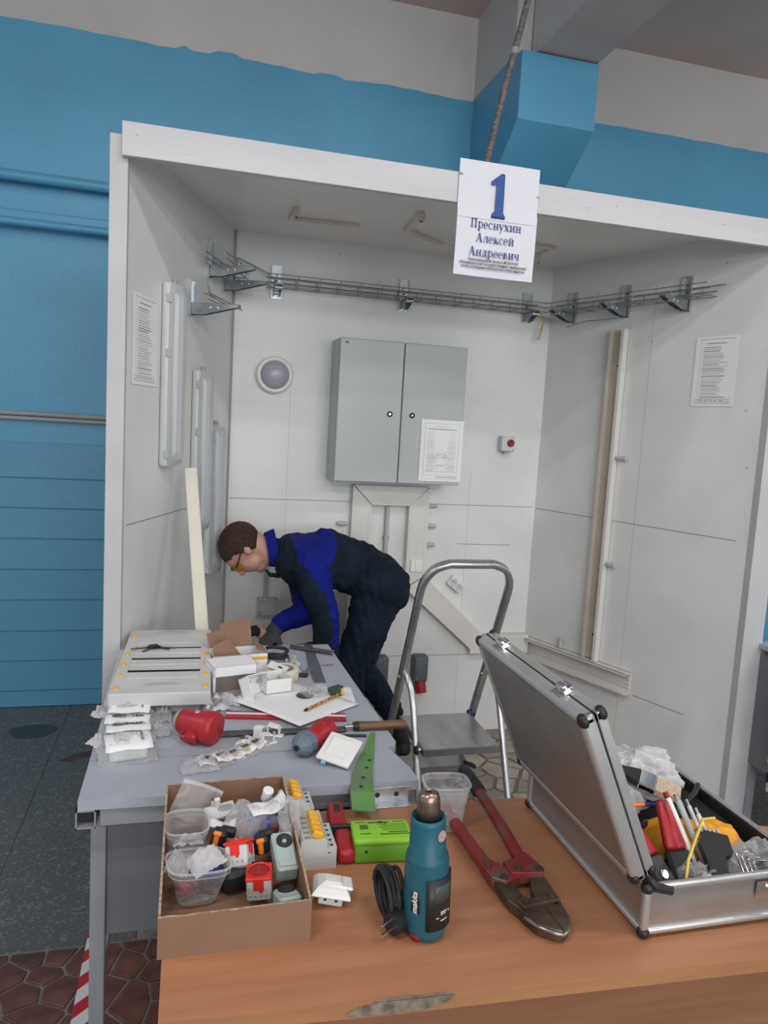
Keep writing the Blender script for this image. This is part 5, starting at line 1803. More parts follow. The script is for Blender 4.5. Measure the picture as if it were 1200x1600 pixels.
# ================================================================== ON THE GREY TABLE
# stack of two cabinet cover frames
def cover_frame(loc, rz, label, L=.60, W=.262, full=True, group='grey distribution box covers stacked on the table'):
    t = thing('box_cover', label, 'cover', loc, rz, group)
    H = .036
    g = G(LPLA)
    sl = [.155, .265, .375]
    ys = [0, .150, .170, .262, .282, .374, .394, L] if full else [0, L]
    ys = [0, .168, .202, .282, .314, .392, .422, L]
    g.bb(0, .030, 0, L, H - .006, H); g.bb(W - .030, W, 0, L, H - .006, H)
    for a, b in ((ys[0], ys[1]), (ys[2], ys[3]), (ys[4], ys[5]), (ys[6], ys[7])):
        g.bb(.030, W - .030, a, b, H - .006, H)
    g.obj('top_face', t)
    g = G(LPLA)
    g.bb(0, W, -.002, .004, 0, H - .001, bev=.0015); g.bb(0, W, L - .004, L, 0, H - .001)
    g.bb(-.001, .004, 0, L, 0, H - .001); g.bb(W - .004, W + .001, 0, L, 0, H - .001)
    g.obj('rim', t)
    G(CABINSIDE).bb(.01, W - .01, .01, L - .01, .018, .0265).obj('dark_interior', t)
    g = G(LPLA)
    for y0 in (ys[1] - .012, ys[3] - .010, ys[5] - .010, ys[7] - .11):
        g.bb(.034, W - .034, y0 - .040, y0, H, H + .0015)
    g.obj('raised_band', t)
    for y in (.040, .142, .235, .330, L - .07):
        for x in (.014, W - .014):
            G(YEL).cyl((x, y, H), (x, y, H + .005), .0075, n=6).obj('yellow_screw', t)
    g = G(GPLA)
    for y0, s in ((.055, 1), (L - .035, 1)):
        g.prism([(W / 2 + .052 * math.cos(a), y0 + .022 * math.sin(a)) for a in [math.pi * k / 12 for k in range(13)]], H, H + .001)
    g.obj('finger_recess', t)
    return t
cover_frame((-.205, 2.035, TZ), 0, 'lower grey cover frame, poking out left under the upper one')
cover_frame((-.192, 1.985, TZ + .038), -1.5, 'upper grey cover frame with three slots, yellow screws and keys on it')
t = thing('key_bunch', 'small bunch of dark keys lying on the upper grey cover frame', 'keys', (-.095, 2.375, TZ + .0765))
for a, l in ((195, .05), (235, .035), (-12, .05), (-28, .035)):
    M = Matrix.Rotation(R(a), 4, 'Z')
    g = G(mat('dark_key_metal', (.08, .065, .07), .4, .6))
    g.cyl((.012, 0, .001), (.012, 0, .004), .011, n=14, T=M)
    g.box((.03 + l / 2 - .01, 0, .0025), (l, .006, .002), T=M)
    g.obj('key', t)
G(BLACK).box((0, 0, .006), (.03, .02, .008), bev=.003, rot=(0, 0, 20)).obj('fob', t)

# wrapped packets at the left edge
def label_packet(loc, rot, w_, d_, h_, seed, label, lab='print', name='wrapped_packet', group=None):
    t = thing(name, label, 'packet', loc, rot=rot, group=group)
    g = G(WPLA)
    g.box((0, 0, h_ * .50), (w_ * .66, d_ * .66, h_ * .85), bev=min(h_, d_) * .2, seg=2)
    g.obj('wrapped_item', t)
    g = G(BAG)
    g.pillow(w_, d_, h_ * 1.25, seed=seed, crump=.55)
    g.obj('film', t)
    g = G(WPAPER)
    zf = h_ * 1.22
    g.sheet(8, 5, lambda u, v: ((u - .5) * w_ * .80, (v - .56) * d_ * .98, zf + .0015 * math.sin(u * 9 + seed) - .35 * h_ * (2 * v - 1) ** 2 * .5), thick=.0005)
    lbp = g.obj('label', t)
    if lab == 'print':
        g = G(INKL)
        rnd = random.Random(seed)
        for k in range(6):
            g.bb(-w_ * .26, rnd.uniform(0, w_ * .2), -d_ * .2 + k * d_ * .07, -d_ * .2 + k * d_ * .07 + .0009, zf + .0016, zf + .0019)
        g.box((w_ * .24, 0, zf + .0018), (.005, d_ * .5, .0004), INK)
        g.obj('small_print', t)
    else:
        for k in (-1, 0, 1):
            textmesh('IEK', d_ * .34, BLACK, 'lettering', t, (k * w_ * .19, 0, zf + .0018), (0, 0, 8 * k), bold=.0006)
        G(YEL).box((-w_ * .27, 0, zf + .0016), (.006, .006, .0004)).obj('yellow_mark', t)
    return t
label_packet((-.135, 1.985, TZ), (0, 0, -4), .130, .070, .034, 1, 'topmost wrapped white packet of the pile at the left table edge', 'print')
label_packet((-.135, 1.912, TZ), (3, 0, -3), .135, .055, .034, 2, 'second wrapped packet of the left pile, with printed lettering', 'iek')
label_packet((-.130, 1.850, TZ), (-3, 0, 5), .130, .055, .036, 3, 'third wrapped packet of the left pile, with printed lettering', 'iek')
label_packet((-.125, 1.765, TZ), (6, 0, 10), .130, .085, .042, 4, 'nearest wrapped packet of the left pile, with a striped label', 'print')
g = G(BAGW); g.pillow(.07, .045, .028, seed=61, crump=.9)
tag(g.obj('torn_wrapper', None, (-.198, 2.018, TZ), (0, 0, -25)), 'torn white wrapper at the far left corner of the packet pile', 'wrapper')
g = G(BAG); g.pillow(.05, .05, .030, seed=63, crump=.9)
tag(g.obj('torn_wrapper', None, (-.060, 1.885, TZ), (0, 0, 15)), 'glossy clear wrapper at the right side of the packet pile', 'wrapper')
g = G(BAGW); g.pillow(.05, .05, .020, seed=65, crump=.9)
tag(g.obj('torn_wrapper', None, (-.195, 1.845, TZ), (0, 0, 40)), 'small torn white wrapper hanging at the left edge of the table', 'wrapper')
g = G(BAG); g.pillow(.045, .06, .030, seed=67, crump=.9)
tag(g.obj('torn_wrapper', None, (-.052, 1.985, TZ), (0, 0, 0)), 'clear wrapper beside the topmost packet near the grey cover frames', 'wrapper')

# red industrial wall plug housing
t = thing('red_inlet', 'red industrial plug housing with a flap lying on the grey table', 'socket', (.036, 1.838, TZ + .041), rot=(0, 3, -34))
MX = Matrix.Rotation(R(90), 4, 'Y')
G(REDP).lathe([(0, -.046), (.030, -.046), (.033, -.040), (.035, .0), (.040, .020), (.0425, .046), (.0405, .053), (.036, .055), (0, .0555)], 28, T=MX).obj('housing', t)
G(GPLA2).lathe([(.0, -.058), (.024, -.058), (.027, -.054), (.027, -.044), (0, -.044)], 24, T=MX).obj('grey_ring', t)
g = G(REDP)
g.box((.006, -.034, -.018), (.034, .022, .030), bev=.006, rot=(25, 0, 0))
g.box((-.012, -.018, -.028), (.034, .034, .014), bev=.004)
g.obj('flap', t)
G(GPLA).box((.006, -.004, .0335), (.022, .012, .004), bev=.001, rot=(0, 8, 0)).obj('latch_plate', t)
G(INKL).box((.006, -.004, .0357), (.014, .003, .0006), rot=(0, 8, 0)).obj('plate_print', t)
# red and grey plug
t = thing('industrial_plug', 'red industrial plug with blue-grey gland lying on the table before the switch', 'plug', (.308, 1.738, TZ + .030), rot=(0, 0, 47))
t.scale = (1.18, 1.18, 1.12)
G(REDP).lathe([(0, -.008), (.022, -.008), (.024, 0), (.023, .030), (.026, .034), (.027, .064), (.025, .067), (0, .067)], 26, T=MX).obj('body', t)
g = G(mat('blue_grey_plastic', (.13, .17, .21), .45))
g.lathe([(0, -.052), (.010, -.052), (.013, -.050), (.020, -.042), (.026, -.032), (.0265, -.012), (.024, -.006), (0, -.006)], 10, T=MX, smooth=False)
g.obj('gland_nut', t)
G(BLACK).cyl((-.0515, 0, 0), (-.0535, 0, 0), .0065, n=12).obj('cable_entry', t)
G(REDD).box((.048, -.004, .024), (.026, .018, .008), bev=.003).obj('catch', t)
# white rocker switch
t = thing('rocker_switch', 'square white wall switch lying tilted on the near right of the grey table', 'switch', (.368, 1.672, TZ + .030), rot=(24, 6, -36))
g = G(WPLA)
g.box((0, 0, 0), (.086, .086, .009), bev=.003, seg=2)
g.obj('frame', t)
g = G(WPLA)
g.box((0, 0, .006), (.055, .054, .006), bev=.002, rot=(3, 0, 0))
g.obj('rocker', t)
G(SKYB).box((-.022, -.042, -.006), (.012, .014, .010), bev=.002).obj('blue_tip', t)
G(GPLA).box((0, 0, -.014), (.045, .045, .022), bev=.002).obj('mechanism', t)

# strip of small lettered packets
spots = [(.055, 1.700, 14), (.092, 1.712, 22), (.122, 1.728, 30), (.152, 1.752, 36), (.180, 1.782, 46), (.150, 1.795, -20)]
labs = ['leftmost small lettered packet of the strip in front of the red housing', 'second small lettered packet from the left in the strip', 'third small lettered packet in the strip before the red housing', 'fourth small lettered packet in the strip, with yellow mark', 'right-hand small lettered packet of the strip, near the white clips', 'small lettered packet lying crosswise behind the strip']
for i, (x, y, a) in enumerate(spots):
    t = thing('small_packet', labs[i], 'packet', (x, y, TZ + .002 * (i % 2)), rot=(4, -3, a), group='strip of small lettered packets')
    g = G(WPAPER)
    g.sheet(6, 6, lambda u, v: ((u - .5) * .038, (v - .5) * .044, .010 + .004 * math.sin(u * 5 + i) + .003 * math.sin(v * 6)), thick=.0006)
    g.obj('label', t)
    g = G(BAG); g.pillow(.044, .058, .016, seed=70 + i, crump=.8)
    g.obj('film', t)
    textmesh('IEK', .017, BLACK, 'lettering', t, (0, .003, .0158), (0, 0, 0), bold=.0006)
    G(YEL).box((-.004, -.012, .0150), (.010, .005, .0004)).obj('yellow_mark', t)
g = G(BAG); g.pillow(.085, .050, .022, seed=81, crump=.9)
tag(g.obj('clear_bag', None, (.040, 1.678, TZ), (0, 0, 10)), 'crumpled empty clear bag at the left end of the packet strip', 'bag')
for i, (x, y, a, lab) in enumerate(((.208, 1.795, 25, 'white plastic clip part lying right of the packet strip'), (.232, 1.842, -20, 'tall white plastic clip part behind the first one'), (.195, 1.845, 60, 'white plastic clip part next to the long file'))):
    t = thing('plastic_clip', lab, 'clip', (x, y, TZ), a)
    g = G(WPLA)
    g.box((0, 0, .003), (.045, .026, .005), bev=.001)
    g.box((-.018, 0, .015), (.004, .024, .024), bev=.001)
    g.box((.012, 0, .012), (.004, .024, .018), bev=.001)
    g.box((-.004, 0, .026), (.030, .024, .003), bev=.001, rot=(0, 12, 0))
    g.obj('body', t)
    G(GPLA).cyl((0, -.008, .006), (0, -.008, .014), .004, n=10).obj('screw_boss', t)

# file, chisel
t = thing('file', 'long dark file with brown wooden handle lying across the right table edge', 'file', (.44, 1.846, TZ + .010), -1.5)
G(HANDW).lathe([(0, .0), (.010, .0), (.0125, .006), (.0115, .05), (.0125, .10), (.0118, .128), (.008, .134), (0, .135)], 18, T=Matrix.Translation((.012, 0, .003)) @ MX).obj('handle', t)
G(BLACK).cyl((.0, 0, .003), (.014, 0, .003), .011, .0125, n=16).obj('ferrule', t)
G(STEEL).tube([(-.022, 0, .002), (0, 0, .003)], .005, 8).obj('tang', t)
G(mat('dark_file_steel', (.11, .11, .115), .45, .7, var=.2, vscale=60)).box((-.185, 0, -.004), (.33, .026, .006), bev=.001).obj('blade', t)
t = thing('scriber', 'thin black steel rod lying in front of the wooden file handle', 'tool', (.425, 1.808, TZ + .004), -8)
G(BLACK).cyl((-.042, 0, 0), (.042, 0, 0), .0035, n=10).obj('rod', t)
G(GPLA2).cyl((-.058, 0, 0), (-.042, 0, 0), .0016, .003, n=8).obj('point', t)

# red and white level strip under the paper
t = thing('plastic_profile', 'red and white plastic profile lying under the sheet of paper', 'profile', (.275, 1.955, TZ), -10)
G(REDP).box((0, -.012, .004), (.330, .018, .008), bev=.001).obj('red_strip', t)
G(WPLA).box((0, .006, .004), (.330, .008, .009), bev=.001).obj('white_strip', t)
G(REDP).box((0, .017, .004), (.330, .008, .008), bev=.001).obj('red_strip', t)
g = G(WPAPER)
pc = [Vector((.120, 2.085, 0)), Vector((.300, 1.868, 0)), Vector((.495, 2.020, 0)), Vector((.315, 2.215, 0))]
def pf(u, v):
    p = (pc[0] * (1 - u) + pc[1] * u) * (1 - v) + (pc[3] * (1 - u) + pc[2] * u) * v
    return (p.x - .3, p.y - 2.04, .0105 + .003 * math.sin(u * 3) - .006 * v * u)
g.sheet(10, 10, pf, thick=.0005)
tag(g.obj('paper_sheet', None, (.3, 2.04, TZ)), 'blank white sheet of paper lying across the grey table', 'paper')
g = G(WPAPER); g.bb(-.05, .05, -.07, .07, 0, .0008)
tag(g.obj('paper_sheet', None, (.445, 2.100, TZ + .001), (0, 0, -5)), 'smaller white paper sheet under the green carton, right of the large sheet', 'paper')
t = thing('pencil', 'orange printed pencil with a black end lying on the sheet of paper', 'pencil', (.385, 2.015, TZ + .0165), rot=(0, 0, 43))
G(mat('orange_pencil', (.62, .30, .08), .5, col2=(.16, .08, .03), vscale=160, thresh=(.42, .5), detail=0)).cyl((-.070, 0, 0), (.078, 0, 0), .0042, n=6).obj('shaft', t)
G(BLACK).cyl((-.080, 0, 0), (-.070, 0, 0), .0030, .0045, n=10).obj('black_end', t)
screwbag((.378, 2.098, TZ + .010), .085, .060, .028, 91, 'small clear bag of washers beside the green carton', [GPLA2, GALV], 14, (0, 0, 20), name='washer_bag')
o = tag(G(mat('dark_disc', (.10, .09, .085), .35, .6)).lathe([(0, 0), (.024, 0), (.026, .002), (.024, .004), (0, .004)], 24).obj('metal_disc', None, (.345, 2.082, TZ + .011)), 'round dark metal disc lying on the paper at the left of the washer bag', 'disc')
t = thing('small_carton', 'tiny dark green and yellow carton standing on the table behind the pencil', 'box', (.440, 2.098, TZ + .002), 35)
G(mat('dark_green_card', (.035, .075, .045), .6)).box((0, 0, .014), (.045, .024, .028), bev=.001).obj('body', t)
G(YEL).box((.016, -.0122, .014), (.010, .0006, .020)).obj('yellow_print', t)

# white electrical boxes
def open_box(loc, rot, w_, d_, h_, label, m=WPLA, name='white_box'):
    t = thing(name, label, 'box', loc, rot=rot)
    g = G(m)
    th = .0025
    g.bb(-w_ / 2, w_ / 2, -d_ / 2, d_ / 2, 0, th)
    g.bb(-w_ / 2, w_ / 2, -d_ / 2, -d_ / 2 + th, 0, h_); g.bb(-w_ / 2, w_ / 2, d_ / 2 - th, d_ / 2, 0, h_)
    g.bb(-w_ / 2, -w_ / 2 + th, -d_ / 2, d_ / 2, 0, h_); g.bb(w_ / 2 - th, w_ / 2, -d_ / 2, d_ / 2, 0, h_)
    g.obj('shell', t)
    g = G(GPLA)
    for x, y in ((-.3, -.3), (.3, .3), (.3, -.3), (-.3, .3)):
        g.cyl((x * w_, y * d_, th), (x * w_, y * d_, h_ * .7), .004, n=10)
    g.obj('screw_posts', t)
    return t
open_box((.262, 2.150, TZ + .0125), (0, 0, 14), .082, .082, .042, 'white surface box standing open on the paper, right one of two')
open_box((.196, 2.118, TZ + .016), (58, 6, 40), .086, .086, .040, 'white surface box tipped up on its edge, left one of two')
# carton with a window
t = thing('window_carton', 'white product carton with a clear window in its front face', 'carton', (.136, 2.190, TZ), 14)
g = G(WPAPER)
W_, D_, H_ = .135, .090, .088
g.bb(-W_ / 2, W_ / 2, -D_ / 2, D_ / 2, 0, .001)
g.bb(-W_ / 2, W_ / 2, D_ / 2 - .001, D_ / 2, 0, H_)
g.bb(-W_ / 2, -W_ / 2 + .001, -D_ / 2, D_ / 2, 0, H_); g.bb(W_ / 2 - .001, W_ / 2, -D_ / 2, D_ / 2, 0, H_)
g.bb(-W_ / 2, W_ / 2, -D_ / 2, -D_ / 2 + .001, H_ - .030, H_)
g.bb(-W_ / 2, -W_ / 2 + .008, -D_ / 2, -D_ / 2 + .001, 0, H_); g.bb(W_ / 2 - .006, W_ / 2, -D_ / 2, -D_ / 2 + .001, 0, H_)
g.bb(-W_ / 2, W_ / 2, -D_ / 2, D_ / 2, H_ - .001, H_)
g.obj('box_shell', t)
G(CARDIN).bb(-W_ / 2 + .002, W_ / 2 - .002, -D_ / 2 + .03, -D_ / 2 + .031, .002, H_ - .004).obj('inner_card', t)
g = G(WINDOWF); g.sheet(8, 6, lambda u, v: (-W_ / 2 + .008 + u * (W_ - .014), -D_ / 2 + .0015 + .004 * noise.noise(Vector((u * 5, v * 5, 2))), v * (H_ - .030)))
g.obj('window', t)
G(WPLA).box((.035, -.055, .006), (.04, .02, .010), bev=.002, rot=(0, 0, 30)).obj('plastic_insert', t)
# brown card box with raised flaps
t = thing('flap_carton', 'small carton with raised brown flaps standing behind the window carton', 'carton', (.165, 2.330, TZ), 8)
g = G(WPAPER)
g.bb(-.085, .085, -.045, -.043, 0, .075); g.bb(-.085, .085, .043, .045, 0, .075)
g.bb(-.085, -.083, -.045, .045, 0, .075); g.bb(.083, .085, -.045, .045, 0, .075); g.bb(-.085, .085, -.045, .045, 0, .001)
g.obj('box_shell', t)
G(CARDIN).bb(-.082, .082, -.042, .042, .001, .004).obj('bottom', t)
G(YEL).bb(.030, .084, -.0456, -.045, .056, .066).obj('orange_band', t)
def flap(pts_, nm='flap'):
    g = G(CARD)
    P_ = [Vector(p) for p in pts_]
    n_ = (P_[1] - P_[0]).cross(P_[2] - P_[0]).normalized() * .0012
    k = len(P_)
    g.add([p + n_ for p in P_] + [p - n_ for p in P_], [tuple(range(k)), tuple(range(k, 2 * k))[::-1]] + [((i + 1) % k, i, i + k, (i + 1) % k + k) for i in range(k)])
    g.obj(nm, t)
flap([(-.085, .045, .075), (-.020, .045, .075), (-.045, .060, .130), (-.090, .064, .118)])
flap([(-.055, .045, .075), (.055, .045, .075), (.050, .072, .160), (-.010, .070, .156), (-.050, .066, .145)])
flap([(-.085, -.044, .075), (.0, -.044, .075), (-.040, -.034, .128), (-.088, -.034, .105)])
flap([(.085, -.045, .075), (.085, .045, .075), (.062, .045, .095), (.055, -.02, .085)])
# masking tape roll with white bit on top
t = thing('tape_roll', 'roll of cream masking tape on the grey table, beside the white boxes', 'tape', (.300, 2.270, TZ))
G(TAPE).lathe([(.036, 0), (.052, 0), (.053, .002), (.053, .034), (.052, .036), (.036, .036), (.036, 0)], 40).obj('tape', t)
G(mat('grey_card_core', (.28, .24, .24), .8)).lathe([(.034, .001), (.036, .001), (.036, .035), (.034, .035), (.034, .001)], 32).obj('core', t)
t = thing('hole_plate', 'flat white plastic plate with a hole lying on the tape roll', 'plate', (.285, 2.262, TZ + .041), rot=(6, 14, -25))
G(WPLA).box((0, 0, 0), (.062, .045, .003), bev=.001).obj('plate', t)
G(CABINSIDE).ell((.008, 0, .0016), (.009, .006, .0004), n=14).obj('hole', t)
# metal bits, wrapper behind the roll
for i, (x, y, a, m_, lab) in enumerate(((.345, 2.36, 20, WPLA, 'white plastic bracket part behind the tape roll'), (.368, 2.32, -30, GALV, 'bent metal bracket part beside the steel rule'), (.345, 2.42, 50, LPLA, 'pale clip part at the far side of the small parts heap'))):
    t = thing('bracket_part', lab, 'electrical part', (x, y, TZ), a)
    g = G(m_)
    g.box((0, 0, .002), (.055, .022, .003), bev=.0006)
    g.box((.020, 0, .012), (.003, .022, .020), bev=.0006)
    g.box((-.012, .006, .010), (.020, .004, .016), bev=.0006, rot=(0, 0, 20))
    g.obj('body', t)
    G(CHROME).cyl((-.01, -.004, .003), (-.01, -.004, .010), .004, n=8).obj('screw', t)
o = tag(G(BLACK).box((0, 0, .003), (.05, .03, .006), bev=.002).obj('black_pad', None, (.362, 2.29, TZ), (0, 0, -20)), 'flat black plastic piece right of the tape roll', 'electrical part')
# try square / steel rule, pliers, wire loop
t = thing('steel_rule', 'wide flat grey steel rule lying lengthwise near the right table edge', 'ruler', (.418, 2.40, TZ), rot=(0, 0, 0))
g = G(STEEL)
g.prism([(.004, .22), (.034, .225), (.022, -.03), (.014, -.185), (-.022, -.18), (-.018, -.03)], .001, .003)
g.obj('blade', t)
G(mat('rule_grey', (.16, .16, .165), .5, .5)).prism([(-.020, -.085), (.018, -.090), (.014, -.186), (-.023, -.181)], .003, .0036).obj('darker_end', t)
t = thing('long_pliers', 'steel pliers with thin open handles lying at the far right table corner', 'pliers', (.455, 2.52, TZ + .006), -12)
G(mat('dark_steel', (.10, .10, .105), .4, .7)).tube([(-.10, .035, 0), (-.05, .015, .001), (0, .003, .002), (.055, -.028, .0)], [.004, .005, .007, .003], 8).obj('handle', t)
G(mat('dark_steel', (.10, .10, .105), .4, .7)).tube([(-.10, .060, 0), (-.05, .035, .001), (0, .006, .002), (.06, .012, .0)], [.004, .005, .007, .003], 8).obj('handle', t)
G(STEEL).cyl((0, .004, .004), (0, .004, .011), .006, n=12).obj('pivot', t)
g = G(mat('pinkish_wire', (.35, .18, .16), .5)).tube([(-.02, -.005, 0), (.0, .002, 0), (.018, .004, 0), (.024, -.002, 0), (.016, -.008, 0), (-.01, -.01, 0)], .0014, 6)
tag(g.obj('wire_loop', None, (.462, 2.385, TZ + .002)), 'small pinkish wire loop on the table right of the steel rule', 'wire')
# black coiled lead behind the roll
g = G(RUBBER)
pts = [(.052 * math.cos(a) + .004 * math.sin(3 * a), .030 * math.sin(a), .012 + .010 * math.sin(a * .5 + .4) + .001 * k) for k, a in enumerate([2 * math.pi * j / 16 for j in range(40)])]
g.tube([(p[0] * .7, p[1] * .8, p[2] * .8) for p in pts], .0062, 8)
tag(g.obj('black_cable_coil', None, (.300, 2.43, TZ)), 'small coil of thick black cable on the far side of the table', 'cable')
# foil wrappers near the red housing
for i, (x, y, a, s, lab) in enumerate(((.085, 2.040, 10, 101, 'torn silvery wrapper between the cover frames and the red profile'), (.125, 2.085, -25, 103, 'torn white wrapper lying under the window carton'), (.070, 2.085, 40, 105, 'crumpled grey wrapper at the corner of the cover frames'))):
    g = G(mat('silver_film', (.55, .55, .56), .25, .35) if i != 1 else BAGW)
    g.pillow(.085, .050, .022, seed=s, crump=.8)
    tag(g.obj('torn_wrapper', None, (x, y, TZ), (0, 0, a)), lab, 'wrapper')

# ================================================================== THE MAN
BY_ = 3.185
def person():
    prims = []     # (p0, p1, r0, r1, mat index)
    mats = [NAVY, SKIN, GLOVE, GLOVEK, ROYAL, LIP, RUBBER]
    def cap_(p0, p1, r0, r1, m): prims.append((Vector(p0), Vector(p1), r0, r1, m))
    # trunk, bent forward, facing -X
    yc = BY_
    cap_((.845, yc - .075, .895), (.845, yc + .075, .905), .125, .125, 0)
    cap_((.80, yc - .06, .925), (.80, yc + .06, .93), .118, .118, 0)
    cap_((.74, yc, .965), (.60, yc, 1.010), .125, .130, 0)
    cap_((.66, yc - .07, .985), (.66, yc + .07, .985), .105, .105, 0)
    cap_((.56, yc - .08, 1.000), (.56, yc + .08, 1.000), .120, .120, 0)
    cap_((.47, yc - .07, 1.005), (.47, yc + .07, 1.005), .108, .108, 0)
    cap_((.50, yc - .15, 1.02), (.50, yc + .15, 1.02), .078, .078, 0)
    cap_((.43, yc, 1.025), (.385, yc, 1.035), .085, .062, 0)
    # neck
    cap_((.40, yc, 1.035), (.31, yc, 1.030), .056, .054, 1)
    # near arm hangs down, forearm forward behind the table edge
    sh = (.50, yc - .17, 1.00)
    cap_(sh, (.565, yc - .20, .80), .075, .062, 0)
    cap_((.565, yc - .20, .80), (.580, yc - .19, .650), .062, .060, 0)
    cap_((.580, yc - .19, .650), (.40, yc - .09, .585), .055, .042, 0)
    # far arm reaches forward and down
    cap_((.50, yc + .16, 1.00), (.53, yc + .20, .80), .072, .058, 0)
    cap_((.53, yc + .10, .82), (.54, yc + .02, .775), .060, .058, 4)
    cap_((.53, yc + .20, .80), (.53, yc + .04, .77), .058, .058, 4)
    cap_((.54, yc + .02, .775), (.405, yc - .03, .722), .058, .044, 4)
    # legs
    cap_((.83, yc - .085, .87), (.70, yc - .11, .53), .108, .076, 0)
    cap_((.70, yc - .11, .53), (.74, yc - .11, .14), .074, .058, 0)
    cap_((.85, yc + .085, .86), (.80, yc + .10, .47), .112, .078, 0)
    cap_((.80, yc + .10, .47), (.985, yc + .15, .225), .076, .056, 0)
    # buttock fullness
    cap_((.89, yc - .06, .87), (.89, yc + .06, .87), .088, .088, 0)
    # ---- head
    C = Vector((.243, yc, 1.045))
    up = Vector((-.965, 0, .26)).normalized()
    fw = Vector((-.26, 0, -.965)).normalized()
    sd = Vector((0, -1, 0))
    def H(u, f, s=0): return C + up * u + fw * f + sd * s
    cap_(H(.030, -.022), H(.030, .010), .079, .076, 1)
    cap_(H(.034, -.010, -.002), H(.034, -.010, .002), .079, .079, 1)
    cap_(H(.000, .030, 0), H(-.020, .035, 0), .064, .060, 1)
    cap_(H(.035, .048, -.020), H(.035, .048, .020), .040, .040, 1)     # brow
    cap_(H(-.040, .035, -.012), H(-.040, .035, .012), .048, .048, 1)   # jaw
    cap_(H(-.070, .045, -.008), H(-.070, .045, .008), .036, .036, 1)
    cap_(H(-.084, .066, -.006), H(-.084, .066, .006), .018, .018, 1)   # chin
    cap_(H(.012, .088, 0), H(-.016, .106, 0), .008, .012, 1)           # nose
    cap_(H(-.019, .096, -.007), H(-.019, .096, .007), .009, .009, 1)
    cap_(H(-.040, .084, -.012), H(-.040, .084, .012), .007, .007, 5)   # lips
    cap_(H(-.050, .082, -.010), H(-.050, .082, .010), .007, .007, 5)
    for s in (-1, 1):                                                  # cheek, ear
        cap_(H(-.006, .055, s * .036), H(-.018, .050, s * .038), .022, .022, 1)
        cap_(H(.012, -.004, s * .079), H(-.006, -.001, s * .081), .009, .009, 1)
        cap_(H(.012, -.004, s * .081), H(.016, -.016, s * .083), .007, .007, 1)
        cap_(H(.016, -.016, s * .083), H(.002, -.020, s * .082), .006, .006, 1)
        cap_(H(.002, -.020, s * .082), H(-.020, -.006, s * .078), .006, .005, 1)
    cap_(H(-.02, -.03, 0), (.33, yc, 1.035), .060, .055, 1)
    # ---- gloved hands: palm, four fingers with two bends, thumb
    def hand(wr, dirv, palmn, m, sc=1.0, curl=.6):
        d = Vector(dirv).normalized(); nn = Vector(palmn).normalized()
        nn = (nn - d * nn.dot(d)).normalized()
        ac = d.cross(nn)
        W_ = Vector(wr)
        for k in (-1.2, -.4, .4, 1.2):
            cap_(W_ + ac * k * .010, W_ + d * .085 * sc + ac * k * .019, .020, .015, m)
        for k, L_ in ((-1.45, .058), (-.5, .072), (.5, .078), (1.45, .070)):
            b0 = W_ + d * .088 * sc + ac * k * .0205
            b1 = b0 + (d * math.cos(curl) + nn * math.sin(curl)) * L_ * .48
            b2 = b1 + (d * math.cos(curl * 2) + nn * math.sin(curl * 2)) * L_ * .34
            b3 = b2 + (d * math.cos(curl * 2.8) + nn * math.sin(curl * 2.8)) * L_ * .26
            cap_(b0, b1, .0115, .0105, m); cap_(b1, b2, .0105, .010, m); cap_(b2, b3, .010, .0085, m)
        t0 = W_ + d * .020 + ac * .024
        t1 = t0 + (d * .55 + ac * .75 + nn * .25).normalized() * .045
        t2 = t1 + (d * .85 + ac * .35 + nn * .45).normalized() * .038
        cap_(t0, t1, .016, .013, m); cap_(t1, t2, .013, .010, m)
    # far hand in grey glove
    cap_((.405, yc - .03, .720), (.375, yc - .045, .700), .036, .034, 2)
    hand((.378, yc - .055, .692), (-.62, -.50, -.55), (.2, .2, -1), 2, sc=1.0, curl=.5)
    # near hand in black glove, wrist bare
    cap_((.40, yc - .07, .585), (.350, yc - .045, .640), .042, .030, 0)
    cap_((.345, yc - .04, .650), (.312, yc - .03, .690), .026, .025, 1)
    hand((.300, yc - .03, .694), (-.9, .05, -.08), (0, 0, -1), 3, curl=.45)
    # boots
    cap_((.985, yc + .15, .225), (1.01, yc + .155, .150), .050, .045, 6)
    cap_((1.01, yc + .155, .150), (1.055, yc + .15, .055), .044, .036, 6)
    cap_((1.055, yc + .15, .050), (1.05, yc + .13, .040), .036, .036, 6)
    cap_((.74, yc - .11, .14), (.72, yc - .11, .060), .052, .048, 6)
    cap_((.74, yc - .11, .048), (.56, yc - .115, .042), .046, .040, 6)
    bm = bmesh.new()
    for p0, p1, r0, r1, m in prims:
        n, k = 18, 7
        d = p1 - p0
        L_ = d.length
        d = d.normalized() if L_ > 1e-6 else Vector((0, 0, 1))
        a = d.orthogonal().normalized(); b = d.cross(a)
        rings = []
        for i in range(1, k):
            t_ = math.pi / 2 * i / (k - 1)
            rings.append((p0 - d * r0 * math.cos(t_), r0 * math.sin(t_)))
        for i in range(k - 1, 0, -1):
            t_ = math.pi / 2 * i / (k - 1)
            rings.append((p1 + d * r1 * math.cos(t_), r1 * math.sin(t_)))
        vv = []
        for c, r in rings:
            vv.append([bm.verts.new(c + (a * math.cos(2 * math.pi * j / n) + b * math.sin(2 * math.pi * j / n)) * r) for j in range(n)])
        e0 = bm.verts.new(p0 - d * r0); e1 = bm.verts.new(p1 + d * r1)
        for j in range(n):
            bm.faces.new((e0, vv[0][(j + 1) % n], vv[0][j]))
            bm.faces.new((e1, vv[-1][j], vv[-1][(j + 1) % n]))
            for q in range(len(vv) - 1):
                bm.faces.new((vv[q][j], vv[q][(j + 1) % n], vv[q + 1][(j + 1) % n], vv[q + 1][j]))
    me = bpy.data.meshes.new('person_src')
    bm.to_mesh(me); bm.free()
